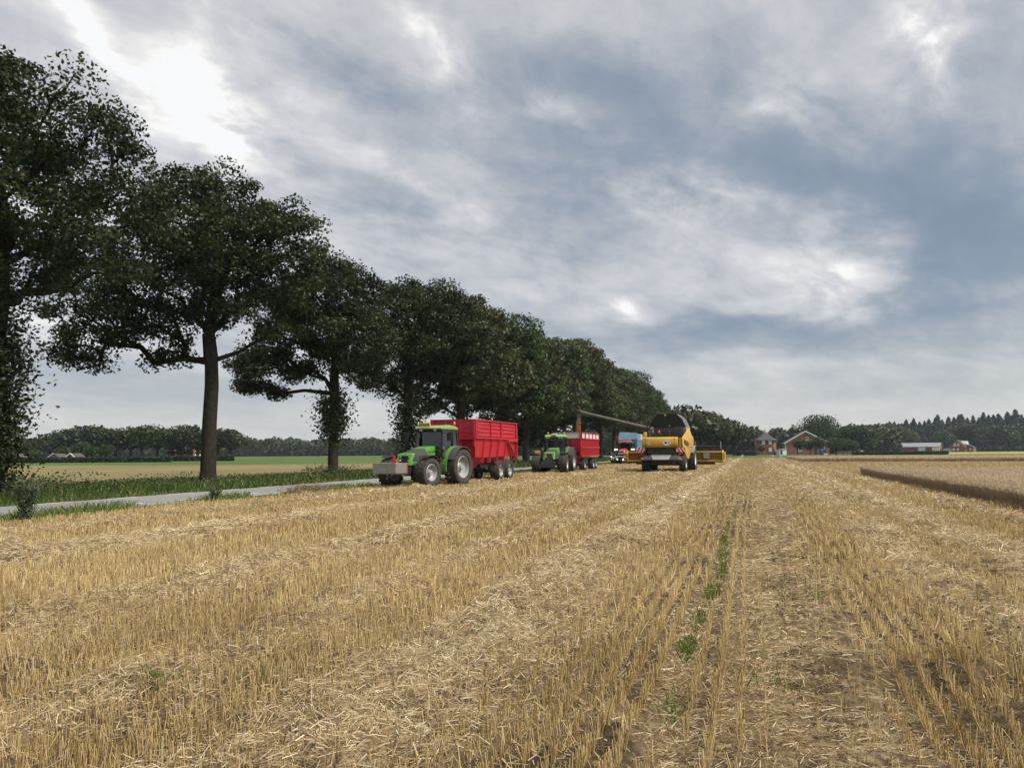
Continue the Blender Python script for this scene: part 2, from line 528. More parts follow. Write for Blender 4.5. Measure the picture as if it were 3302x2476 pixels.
def leaves(c, length, width, up_bias=0.35, normal_dir=None):
    """Rhombic leaves round the centres c (n,3), faces mostly upwards."""
    n = len(c)
    nr = rng.normal(size=(n, 3)); nr[:, 2] = np.abs(nr[:, 2]) + up_bias
    if normal_dir is not None: nr += normal_dir
    nr /= np.linalg.norm(nr, axis=1, keepdims=True)
    u = np.cross(nr, rng.normal(size=(n, 3))); u /= np.linalg.norm(u, axis=1, keepdims=True) + 1e-9
    w = np.cross(nr, u)
    L = np.asarray(length)[:, None] / 2; W = np.asarray(width)[:, None] / 2
    v = np.stack([c - u * L, c + w * W + u * L * .15, c + u * L + nr * L * .18, c - w * W + u * L * .15], 1).reshape(-1, 3)
    return v, np.arange(4 * n).reshape(-1, 4)


class Blades:
    def __init__(s): s.v = []; s.f = []; s.t = []; s.n = 0
    def add(s, v, f, tone):
        k = len(f) // len(tone)
        s.v.append(v); s.f.append(f + s.n); s.t.append(np.repeat(tone, k)); s.n += len(v)
    def build(s, name, mat, parent=None):
        return mesh_np(name, np.concatenate(s.v), np.concatenate(s.f), mat, parent, np.concatenate(s.t))

# ------------------------------------------------------------------ the setting
STUB_L, STUB_R, CROP_X = -17.3, 75.0, 6.9
FIELD_Y0, FIELD_Y1 = -6.0, 172.0
SWATHS = [(-2.35, 0.62, 1.0), (-4.2, 0.45, 0.6), (-6.6, 0.7, 0.75), (-10.9, 0.75, 0.9), (-14.6, 0.6, 0.5), (2.2, 0.5, 0.8), (3.6, 0.7, 0.9), (5.7, 0.5, 0.6)]


def swath(x, y):
    """0..1: how much loose chopped straw lies here."""
    xx = x + 0.35 * (fbm(y * 0.16, x * 0.05, 3) - 0.47) * 2
    s = 0
    for c, w, a in SWATHS: s = np.maximum(s, a * np.exp(-((xx - c) / w) ** 2))
    return s * np.clip(.35 + 1.35 * fbm(x * .9 + 7, y * .42, 7, 3), .3, 1.1)


def track(x, y):
    """The pressed wheel track running up from the bottom of the view."""
    c = 0.22 + 0.012 * y + 0.08 * np.sin(y * 0.35)
    return np.exp(-(((x - c) / 0.58) ** 4)) * np.clip((70 - y) / 30, 0, 1)


def gap(x, y):
    """The missed drill row where grass comes through."""
    c = -0.50 + 0.06 * np.sin(y * 0.7)
    return np.exp(-(((x - c) / 0.13) ** 4)) * np.clip((40 - y) / 12, 0, 1)


def height(x, y):
    s = swath(x, y); t = track(x, y)
    lum = fbm(x * 2.1, y * 1.5, 11, 4)
    h = 0.03 * (fbm(x * 0.35, y * 0.2, 5, 3) - 0.45)
    h = h + s * (0.015 + 0.50 * np.clip(lum - 0.38, 0, 1)) + s * 0.22 * (fbm(x * 6.5, y * 5.0, 13, 2) - 0.36) + s * .07 * (1 - np.abs(2 * vnoise(x * 3.3, y * 2.4, 15) - 1) - .5)
    h = h + 0.045 * (fbm(x * 5, y * 4, 21, 3) - 0.45)
    # lug prints across the track
    lug = np.abs(((y * 3.1 + 0.55 * np.abs(x - 0.25) + 0.8 * fbm(x * 1.3, y * 0.9, 31, 2)) % 1.0) - 0.5) * 2
    h = h - t * 0.055 + t * 0.24 * np.clip(lug - 0.35, 0, 1) * np.clip(fbm(x * 1.1, y * 1.1, 37, 2) * 2.4 - 0.4, 0, 1)
    h = h - 0.04 * gap(x, y)
    # rough ground by the end of the view on the right, and clods anywhere
    cl = np.clip(fbm(x * 1.3, y * 1.1, 41, 4) - 0.57, 0, 1)
    return h + 0.5 * cl


M_soil = mat_ground('stubble_ground', [(0.30, (0.022, 0.015, 0.010)), (0.42, (0.06, 0.042, 0.024)), (0.56, (0.13, 0.092, 0.05)), (0.70, (0.28, 0.21, 0.115))], 11.0, 10, bump=1.0, scale2=0.5, mixamt=0.25)
# where chopped straw is matted down it covers the soil
_nt = M_soil.node_tree; _p = [n for n in _nt.nodes if n.type == 'BSDF_PRINCIPLED'][0]; _old = _p.inputs['Base Color'].links[0].from_socket
_at = _nt.nodes.new('ShaderNodeAttribute'); _at.attribute_name = 'matted'; _n = noise_node(_nt, 26.0, 8, .7); _c = ramp_node(_nt, _n.outputs['Fac'], [(0.34, (0.045, 0.03, 0.017)), (0.47, (0.18, 0.13, 0.07)), (0.60, (0.42, 0.32, 0.18)), (0.74, (0.66, 0.54, 0.34))])
_mx = _nt.nodes.new('ShaderNodeMix'); _mx.data_type = 'RGBA'; _nt.links.new(_at.outputs['Fac'], _mx.inputs['Factor']); _nt.links.new(_old, _mx.inputs['A']); _nt.links.new(_c, _mx.inputs['B']); _nt.links.new(_mx.outputs['Result'], _p.inputs['Base Color'])
M_straw = mat_blade('straw', [(0.0, (0.20, 0.135, 0.075)), (0.3, (0.46, 0.34, 0.19)), (0.65, (0.66, 0.525, 0.315)), (1.0, (0.86, 0.755, 0.54))], 0.3, 0.45, 0.35, patch=0.5, patch_scale=0.55)
M_stub = mat_blade('stubble_stalk', [(0.0, (0.25, 0.17, 0.075)), (0.3, (0.52, 0.375, 0.165)), (0.65, (0.72, 0.55, 0.265)), (1.0, (0.88, 0.74, 0.44))], 0.3, 0.42, 0.4, patch=0.35, patch_scale=0.4)
M_wheat = mat_blade('ripe_wheat', [(0.0, (0.22, 0.155, 0.095)), (0.4, (0.41, 0.315, 0.20)), (0.75, (0.55, 0.435, 0.295)), (1.0, (0.69, 0.57, 0.41))], 0.42, 0.6, 0.2, patch=0.35, patch_scale=0.25)
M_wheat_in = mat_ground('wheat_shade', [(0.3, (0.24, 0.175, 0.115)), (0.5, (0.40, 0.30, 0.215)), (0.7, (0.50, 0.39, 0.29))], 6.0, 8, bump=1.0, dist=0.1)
M_grass = mat_blade('verge_grass_blades', [(0.0, (0.035, 0.06, 0.012)), (0.45, (0.074, 0.108, 0.022)), (0.8, (0.155, 0.205, 0.044)), (1.0, (0.36, 0.33, 0.15))], 0.3, 0.5, 0.25, patch=0.45, patch_scale=0.5)
M_turf = mat_ground('turf', [(0.3, (0.03, 0.05, 0.013)), (0.5, (0.065, 0.105, 0.025)), (0.7, (0.11, 0.14, 0.04))], 3.0, 8, bump=0.8, dist=0.08)

# the land to the horizon
def sheet(name, x0, x1, y0, y1, z, mat, nx=1, ny=1, rz=0.0, org=(0, 0)):
    mb = MB(); c, s_ = math.cos(rz), math.sin(rz)
    P = lambda u, w: (org[0] + u * c - w * s_, org[1] + u * s_ + w * c, z)
    for i in range(nx):
        for j in range(ny):
            u0, u1 = x0 + (x1 - x0) * i / nx, x0 + (x1 - x0) * (i + 1) / nx; w0, w1 = y0 + (y1 - y0) * j / ny, y0 + (y1 - y0) * (j + 1) / ny
            mb.add([P(u0, w0), P(u1, w0), P(u1, w1), P(u0, w1)], [(0, 1, 2, 3)])
    return tag(mb.build(name, mat), kind='structure')

M_mead = mat_ground('meadow_green', [(0.3, (0.055, 0.085, 0.02)), (0.5, (0.08, 0.12, 0.028)), (0.7, (0.115, 0.15, 0.042))], 0.8, 8, scale2=0.02, mixamt=0.5, bump=0.3)
sheet('ground', -1800, 1800, -300, 2600, -0.10, M_mead, 6, 6)
# pale fields west of the road: ripe straw colour, then a strip of fresh green beyond it
M_rip = mat_ground('ripe_field', [(0.3, (0.14, 0.112, 0.05)), (0.5, (0.20, 0.162, 0.07)), (0.7, (0.25, 0.205, 0.095))], 0.6, 8, scale2=0.05, mixamt=0.55, bump=0.3, sc=(1, 0.35, 1))
mb = MB()
for d0, d1 in ((-10, 20), (20, 45), (45, 75), (75, 122)):
    L_ = lambda d: Vector((-290 * math.cos(YAW) - d * math.sin(YAW), -290 * math.sin(YAW) + d * math.cos(YAW), -.07))
    def E_(d):
        s2 = (-29.5 + math.sin(YAW) * d) / math.cos(YAW); return Vector((s2 * math.cos(YAW) - d * math.sin(YAW), s2 * math.sin(YAW) + d * math.cos(YAW), -.07))
    mb.add([L_(d0), E_(d0), E_(d1), L_(d1)], [(0, 1, 2, 3)])
tag(mb.build('ripe_field', M_rip), kind='structure')
M_yel = mat_ground('mown_field', [(0.3, (0.22, 0.24, 0.045)), (0.7, (0.36, 0.36, 0.09))], 0.4, 6, scale2=0.03, bump=0.2)

mb = MB(); mb.add([bearing(3020, 262, -.06), bearing(4200, 262, -.06), bearing(4200, 440, -.06), bearing(3020, 440, -.06)], [(0, 1, 2, 3)]); tag(mb.build('mown_field', M_yel), kind='structure')
# the stubble field itself, relief and all
def grade(a, b, near, d0, k):
    """Grid lines from a to b, d0 apart close to `near` and wider away from it."""
    pts = [near]; x = near
    while x < b: x += d0 + k * max(0, abs(x - near) - 2.5); pts.append(min(x, b))
    x = near; left = []
    while x > a: x -= d0 + k * max(0, abs(x - near) - 2.5); left.append(max(x, a))
    return np.array(left[::-1] + pts)

gx = np.unique(np.concatenate([grade(STUB_L, 12, -0.8, 0.055, 0.012), np.linspace(12, STUB_R, 24)])); gy = grade(FIELD_Y0, FIELD_Y1, 5.0, 0.055, 0.02)
X, Y = np.meshgrid(gx, gy)
Z = height(X, Y) * np.clip((110 - Y) / 60, 0.25, 1)
edge = np.clip((X - STUB_L) / 0.8, 0, 1); Z = Z * edge
nv = len(gx)
V = np.stack([X.ravel(), Y.ravel(), Z.ravel()], 1)
I = (np.arange(len(gy) - 1)[:, None] * nv + np.arange(nv - 1)[None, :]).ravel()
Fq = np.stack([I, I + 1, I + nv + 1, I + nv], 1)
field = mesh_np('stubble_field', V, Fq, M_soil, smooth=True); tag(field, kind='structure')
_a = field.data.attributes.new('matted', 'FLOAT', 'POINT'); _a.data.foreach_set('value', np.clip(swath(X, Y) * np.clip((fbm(X * 2.1, Y * 1.5, 11, 4) - .30) * 5, .1, 1) * np.clip((fbm(X * 6.5, Y * 5.0, 13, 2) - .22) * 7, .15, 1) + .75 * track(X, Y) * np.clip((fbm(X * 5, Y * 4, 21, 3) - .3) * 5, .1, 1) + .5 * gap(X, Y) + .5 * np.clip(fbm(X * 1.5, Y * 1.5, 71, 3) - .5, 0, 1) * 2 + np.clip((Y - 25) / 40, 0, .35), 0, .92).ravel().astype(np.float32))


def in_view(x, y, margin=2.0):
    c, s_ = math.cos(YAW), math.sin(YAW)
    dep = -x * s_ + y * c; lat = x * c + y * s_
    return (dep > 2.6) & (np.abs(lat) < dep * 0.70 + margin), dep


CROP1 = (CROP_X, 40.0, -4.0, 56.0)          # standing blocks x0,x1,y0,y1
CROP2 = (6.7, 76.0, 113.0, 166.0)


def in_crop(x, y):
    r = np.zeros(len(x), bool)
    for a, b, c, d in (CROP1, CROP2): r |= (x > a + .05) & (x < b) & (y > c) & (y < d - .05)
    return r


def z_at(x, y): return height(x, y) * np.clip((110 - y) / 60, 0.25, 1) * np.clip((x - STUB_L) / 0.8, 0, 1)


def scatter(y0, y1, dens, x0=STUB_L + 0.1, x1=30.0):
    """Random spots with `dens` per square metre between two depths."""
    k = int((x1 - x0) * (y1 - y0) * dens)
    x = rng.uniform(x0, x1, k); y = rng.uniform(y0, y1, k); ok, dep = in_view(x, y); ok &= ~in_crop(x, y)
    return x[ok], y[ok], dep[ok]


ROW = 0.15
stub = Blades()
for (y0, y1, dens, wmin, x0, x1) in ((2.5, 7, 820, .0056, -9, 5.5), (7, 12, 640, .0072, -15, 9), (12, 22, 360, .012, -17.2, 7), (22, 40, 150, .018, -17.2, 7), (40, 75, 70, .034, -17.2, 25), (75, 113, 26, .06, -17.2, 60), (113, 171, 9, .10, -17.2, 8)):
    x, y, dep = scatter(y0, y1, dens, x0, x1)
    x = np.round(x / ROW) * ROW + rng.normal(0, .011, len(x)) + 0.03 * np.sin(y * 0.25)
    s, t, g = swath(x, y), track(x, y), gap(x, y)
    thin = 0.55 + 0.75 * fbm(x * 0.5, y * 0.35, 51, 3)
    p = np.clip(1.1 - 0.95 * s, 0, 1) * (1 - 0.96 * t) * (1 - g) * np.clip(thin, 0, 1)
    k = rng.random(len(x)) < p
    x, y, dep, s = x[k], y[k], dep[k], s[k]
    h = rng.normal(.122, .030, len(x)) * np.clip(1.12 - dep / 130, .75, 1.1) * (1 - .35 * s) * (0.75 + 0.5 * fbm(x * 0.3, y * 0.15, 61, 3)); h = np.clip(h, .05, .26)
    z = z_at(x, y) - .01
    lean = rng.normal(0, .13, (len(x), 2)); wild = rng.random(len(x)) < .07; lean[wild] *= 3.5
    b = np.stack([x, y, z], 1); tp = b + np.stack([lean[:, 0] * h, lean[:, 1] * h - .05 * h, h], 1)
    tone = np.clip(rng.normal(.50 if y1 < 20 else .45, .24, len(x)) + .05 * s, 0, 1)
    w = wmin * rng.uniform(.75, 1.3, len(x))
    if y1 <= 7:
        v, f = prisms3(b, tp, w)
    else: v, f = ribbons(b, tp, w)
    stub.add(v, f, tone)
o = stub.build('standing_stubble', M_stub); tag(o, 'short golden cut stalks standing in drilled rows', 'stubble', kind='stuff')

straw = Blades()
for (y0, y1, dens, wmin, L, x0, x1) in ((2.5, 7, 3300, .0046, .078, -9, 5.5), (7, 12, 1800, .0066, .092, -15, 9), (12, 22, 620, .012, .14, -17.2, 7), (22, 40, 260, .020, .15, -17.2, 7), (40, 75, 80, .032, .18, -17.2, 25), (75, 113, 24, .05, .25, -17.2, 60), (113, 171, 8, .08, .35, -17.2, 8)):
    x, y, dep = scatter(y0, y1, dens, x0, x1)
    s, t, g = swath(x, y), track(x, y), gap(x, y)
    lum = fbm(x * 2.1, y * 1.5, 11, 4); pt = fbm(x * 1.5, y * 1.5, 71, 3)
    p = np.clip(0.085 + 0.80 * s * np.clip(0.5 + (lum - .35) * 3, 0.2, 1.2) + 0.6 * t * np.clip(pt * 2.4 - .5, .15, 1.2) + 0.6 * np.clip(pt - .50, 0, 1), 0, 1) * (1 - .2 * g) + .42 * g
    k = rng.random(len(x)) < p
    x, y, s, t = x[k], y[k], s[k], t[k]; m = len(x)
    a = rng.uniform(0, 2 * np.pi, m); pit = rng.normal(.10, .28 + .16 * s, m) * (1 - .55 * t); ln = L * rng.uniform(.35, 1.45, m)
    d = np.stack([np.cos(a) * np.cos(pit), np.sin(a) * np.cos(pit), np.sin(pit)], 1) * ln[:, None]
    c = np.stack([x, y, z_at(x, y) + rng.gamma(1.6, .014 + .012 * s, m) + .04 * s * rng.random(m)], 1)
    v, f = ribbons(c - d / 2, c + d / 2, wmin * rng.uniform(.7, 1.35, m))
    straw.add(v, f, np.clip(rng.normal(.52 if y1 < 20 else .46, .24 if y1 < 20 else .18, m) + (.09 if y1 < 20 else .24) * s, 0, 1))
for (y0, y1, dens, wmin, L, x0, x1) in ((2.5, 7, 1600, .0055, .04, -9, 5.5), (7, 12, 800, .009, .05, -15, 9)):      # short chaff between the stalks
    x, y, dep = scatter(y0, y1, dens, x0, x1); k = rng.random(len(x)) < np.clip((fbm(x * 1.2, y * 1.2, 77, 3) * 1.9 - .35) * (.45 + .9 * swath(x, y) + .9 * track(x, y) + 1.2 * gap(x, y)), .03, 1); x, y = x[k], y[k]; m = len(x)
    a = rng.uniform(0, 2 * np.pi, m); pit = rng.normal(.15, .5, m); d = np.stack([np.cos(a) * np.cos(pit), np.sin(a) * np.cos(pit), np.sin(pit)], 1) * (L * rng.uniform(.5, 1.5, m))[:, None]
    c = np.stack([x, y, z_at(x, y) + rng.gamma(1.4, .012, m)], 1); v, f = ribbons(c - d / 2, c + d / 2, wmin * rng.uniform(.6, 1.4, m)); straw.add(v, f, np.clip(rng.normal(.40, .25, m), 0, 1))
o = straw.build('loose_straw', M_straw); tag(o, 'chopped straw lying loose over the stubble', 'straw', kind='stuff')

# grass in the missed drill row and a few weeds in the stubble
gr = Blades()
gsp = []
for yc, ln, dn in ((5.2, .35, 70), (6.75, .32, 210), (7.9, .5, 110), (9.35, .55, 430), (11.2, .8, 220), (12.8, .9, 240), (14.8, 1.2, 260), (17.5, 1.6, 260), (21, 2, 160)):
    yy = rng.normal(yc, ln * .45, dn); gsp.append(np.stack([-0.50 + 0.06 * np.sin(yy * .7) + rng.normal(0, .035, dn), yy], 1))
for xc, yc, r_, dn in ((-3.8, 4.3, .07, 36), (-3.35, 4.9, .06, 30), (.35, 9.2, .25, 45), (.55, 10.4, .3, 70), (.15, 5.9, .12, 30), (2.1, 8.1, .2, 40), (.6, 12.5, .4, 120), (.0, 6.5, .2, 30), (.9, 7.9, .3, 30)):
    gsp.append(np.stack([rng.normal(xc, r_, dn), rng.normal(yc, r_, dn)], 1))
gp = np.concatenate(gsp); m = len(gp)
hh = rng.uniform(.04, .13, m); ln = rng.normal(0, .35, (m, 2))
b = np.stack([gp[:, 0], gp[:, 1], z_at(gp[:, 0], gp[:, 1])], 1); tp = b + np.stack([ln[:, 0] * hh, ln[:, 1] * hh, hh], 1)
v, f = ribbons(b, tp, rng.uniform(.005, .011, m)); gr.add(v, f, np.clip(rng.normal(.74, .16, m), 0, .95))
o = gr.build('field_weeds', M_grass); tag(o, 'green grass tufts growing through the stubble', 'weeds', kind='stuff')

# ------------------------------------------------------------------ standing crop
crop = Blades()
def crop_block(x0, x1, y0, y1, dens, wid, H, edges):
    k = int((x1 - x0) * (y1 - y0) * dens); x = rng.uniform(x0, x1, k); y = rng.uniform(y0, y1, k); ok, dep = in_view(x, y, 6); x, y = x[ok], y[ok]
    ex, ey = [], []
    for (ax, ay, bx, by, nn) in edges:
        t = rng.random(nn); q = rng.gamma(1.2, .24, nn); L_ = math.hypot(bx - ax, by - ay); nx_, ny_ = -(by - ay) / L_, (bx - ax) / L_
        ex.append(ax + (bx - ax) * t + nx_ * q); ey.append(ay + (by - ay) * t + ny_ * q)
    x = np.concatenate([x] + ex); y = np.concatenate([y] + ey); m = len(x)
    ne = m - len(ok[ok]); isedge = np.arange(m) >= m - ne
    h = H * rng.normal(1, .07, m) * (0.88 + .25 * fbm(x * .25, y * .18, 81, 3)); ln = rng.normal(0, .10, (m, 2)); ln[isedge] *= 1.6
    b = np.stack([x, y, np.where(isedge, 0, H * .35)], 1); tp = np.stack([x + ln[:, 0] * h, y + ln[:, 1] * h, h], 1)
    v, f = ribbons(b, tp, wid * rng.uniform(.5, .9, m)); crop.add(v, f, np.clip(rng.normal(.40, .17, m) + .16 * isedge, 0, 1))
    d = np.stack([ln[:, 0] * .3 + rng.normal(0, .3, m), ln[:, 1] * .3 + rng.normal(0, .3, m), rng.uniform(.1, 1, m)], 1); d /= np.linalg.norm(d, axis=1, keepdims=True)
    v, f = ribbons(tp - d * .02, tp + d * .075 * min(1.1, (wid / .012) ** .5), wid * rng.uniform(1.1, 1.7, m)); crop.add(v, f, np.clip(rng.normal(.68, .2, m), 0, 1))
    # the mass of stalks inside the block
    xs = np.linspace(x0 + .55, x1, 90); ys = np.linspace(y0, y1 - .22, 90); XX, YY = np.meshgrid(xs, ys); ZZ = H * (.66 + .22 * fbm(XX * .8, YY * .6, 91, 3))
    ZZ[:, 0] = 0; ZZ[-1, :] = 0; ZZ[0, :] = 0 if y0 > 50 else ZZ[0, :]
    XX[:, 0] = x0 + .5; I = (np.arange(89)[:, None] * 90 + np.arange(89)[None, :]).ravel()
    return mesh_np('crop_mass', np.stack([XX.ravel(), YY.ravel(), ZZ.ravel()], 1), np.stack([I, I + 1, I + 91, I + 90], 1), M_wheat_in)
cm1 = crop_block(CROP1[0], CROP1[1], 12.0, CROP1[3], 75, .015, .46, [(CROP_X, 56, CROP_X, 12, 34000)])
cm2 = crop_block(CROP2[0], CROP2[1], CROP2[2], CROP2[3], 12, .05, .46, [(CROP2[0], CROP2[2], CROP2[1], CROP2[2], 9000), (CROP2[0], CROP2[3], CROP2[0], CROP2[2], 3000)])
o = crop.build('standing_wheat', M_wheat); tag(o, 'uncut ripe wheat standing in blocks beside the stubble', 'wheat', kind='stuff')
for c in (cm1, cm2): c.parent = o; c['kind'] = 'stuff'; c.name = 'crop_mass'

# ------------------------------------------------------------------ road and verges
RX0, RX1 = -22.3, -18.9
M_asph = mat_ground('asphalt', [(0.3, (0.19, 0.185, 0.178)), (0.5, (0.245, 0.238, 0.228)), (0.7, (0.30, 0.29, 0.275))], 14, 8, rough=0.9, bump=0.2, scale2=0.25, mixamt=0.5, dist=0.01)
M_mark = mat_solid('road_paint', (0.66, 0.66, 0.62), 0.7, var=0.25, scale=6, dust=0.25, dust_col=(0.3, 0.29, 0.27))
mb = MB(); ys = np.linspace(-10, 330, 69)
for a, b in zip(ys[:-1], ys[1:]): mb.add([(RX0, a, .06), (RX1, a, .06), (RX1, b, .06), (RX0, b, .06)], [(0, 1, 2, 3)])
mb.add([(RX1, -10, .06), (RX1 + .05, -10, -.06), (RX1 + .05, 330, -.06), (RX1, 330, .06)], [(0, 1, 2, 3)])
mb.add([(RX0, -10, .06), (RX0 - .05, -10, -.06), (RX0 - .05, 330, -.06), (RX0, 330, .06)], [(0, 1, 2, 3)])
road = tag(mb.build('road', M_asph), kind='structure')
dash = MB(); dash.box(-.055, .055, -.75, .75, 0, .004); dash_me = dash.mesh('edge_marking', M_mark)
for i in range(62):
    for xx in (RX0 + .16, RX1 - .16): part('edge_marking', dash_me, road, (xx, 8 + i * 3.0 + rng.uniform(-.05, .05), .0625))
sheet('verge', RX1, STUB_L + .15, -10, 330, -.012, M_turf, 1, 20)
sheet('verge', -31.5, RX0, -10, 330, -.016, M_turf, 1, 20)


def grass_patch(bl, x, y, h, wid, tone, lean=.35, z0=0.0):
    m = len(x); ln = rng.normal(0, lean, (m, 2)); b = np.stack([x, y, np.full(m, z0)], 1)
    tp = b + np.stack([ln[:, 0] * h, ln[:, 1] * h, h], 1); v, f = ribbons(b, tp, wid); bl.add(v, f, tone)

vg = Blades()
# near verge, ragged over the edge of the road
k = 52000; y = 9 + 120 * rng.random(k) ** 1.7; x = rng.uniform(RX1 - .1, STUB_L + .2, k)
tuft = fbm(x * .9, y * .33, 101, 4)
keep = (rng.random(k) < np.clip(tuft * 3.2 - 1.0, .02, 1)) & ~((y > 27.3) & (y < 30.3) & (rng.random(k) < .85)) & ((x > RX1 + .25 + 0.25 * np.sin(y)) | (tuft > .62))
x, y, tuft = x[keep], y[keep], tuft[keep]; dep = y
grass_patch(vg, x, y, rng.uniform(.05, .20, len(x)) * (.4 + 1.2 * tuft), np.clip(.0009 * dep, .012, .07) * rng.uniform(.6, 1.3, len(x)), np.clip(rng.normal(.74, .14, len(x)), 0, .92), .45)
# far verge: mown edge then tall growth round the trees
k = 90000; y = 10 + 190 * rng.random(k) ** 1.8; x = rng.uniform(-30.5, RX0 + .05, k)
tall = np.clip((RX0 - x - .9) / 1.2, 0, 1); g2 = fbm(x * .5, y * .22, 111, 4)
keep = rng.random(k) < np.where(tall < .3, .75, np.clip(g2 * 3.2 - .9, .04, 1)); x, y, tall, g2 = x[keep], y[keep], tall[keep], g2[keep]
grass_patch(vg, x, y, (rng.uniform(.08, .2, len(x)) + tall * rng.uniform(.05, .30, len(x)) * (.4 + 1.2 * g2)), np.clip(.0009 * y, .014, .09) * rng.uniform(.6, 1.3, len(x)), np.clip(rng.normal(.36, .16, len(x)) + .55 * (rng.random(len(x)) < .12 + .8 * np.clip(fbm(x * .7, y * .3, 131, 3) - .46, 0, 1)), 0, 1), .3)
o = vg.build('verge_grass', M_grass); tag(o, 'rough green grass along both sides of the road', 'grass', kind='stuff')

# bramble and nettle growth along the tree row
M_bram = mat_blade('bramble_leaf', [(0.0, (0.02, 0.032, 0.012)), (0.5, (0.045, 0.075, 0.022)), (1.0, (0.10, 0.135, 0.05))], 0.25, 0.5, 0.3, patch=.4, patch_scale=.6)
ug = Blades()
for yc in np.concatenate([np.arange(17, 60, .55), np.arange(60, 190, 2.2)]):
    q = fbm(np.array([yc * .21]), np.array([3.3]), 121, 3)[0]
    near_tree = abs(((yc - 21.8 + 5.9) % 11.85) - 5.9)
    hgt = (.30 + .8 * max(0, q - .33) * 2) * (1.25 if near_tree < 3.4 else .72) + rng.uniform(-.15, .25)
    if hgt < .38: continue
    m = int(230 if yc < 60 else 150); xc = -26.3 + rng.uniform(-1.9, 1.4)
    c = np.stack([rng.normal(xc, .55, m), rng.normal(yc, .5 if yc < 60 else 1.1, m), rng.random(m) ** .8 * hgt], 1)
    sz = rng.uniform(.06, .13, m) * max(1, yc / 50); v, f = leaves(c, sz, sz * .6); ug.add(v, f, np.clip(rng.normal(.5, .22, m), 0, 1))
o = ug.build('undergrowth', M_bram); tag(o, 'dark bramble and nettle growth under the roadside oaks', 'undergrowth', kind='stuff')

# ------------------------------------------------------------------ trees
M_bark = mat_solid('oak_bark', (0.030, 0.025, 0.019), 0.9, var=0.5, scale=5, bump=1.0, spec=0.15)
M_leafA = mat_blade('oak_leaf', [(0.0, (0.013, 0.021, 0.008)), (0.5, (0.031, 0.048, 0.016)), (1.0, (0.072, 0.096, 0.032))], 0.28, 0.5, 0.3, patch=.35, patch_scale=.35)
M_leafB = mat_blade('olive_leaf', [(0.0, (0.028, 0.033, 0.012)), (0.5, (0.060, 0.068, 0.024)), (1.0, (0.112, 0.118, 0.045))], 0.3, 0.5, 0.3, patch=.35, patch_scale=.35)
M_leafC = mat_blade('fresh_leaf', [(0.0, (0.020, 0.034, 0.011)), (0.5, (0.050, 0.080, 0.023)), (1.0, (0.102, 0.142, 0.044))], 0.3, 0.5, 0.3, patch=.35, patch_scale=.2)
M_needle = mat_blade('conifer_needle', [(0.0, (0.014, 0.024, 0.016)), (0.5, (0.03, 0.048, 0.03)), (1.0, (0.06, 0.082, 0.05))], 0.1, 0.6, 0.2, patch=.3, patch_scale=.2)


def in_lobes(p, lobes):
    d = np.full(len(p), 9.0)
    for (cx, cy, cz, rx, ry, rz) in lobes:
        q = np.sqrt(((p[:, 0] - cx) / rx) ** 2 + ((p[:, 1] - cy) / ry) ** 2 + ((p[:, 2] - cz) / rz) ** 2); d = np.minimum(d, q)
    return d


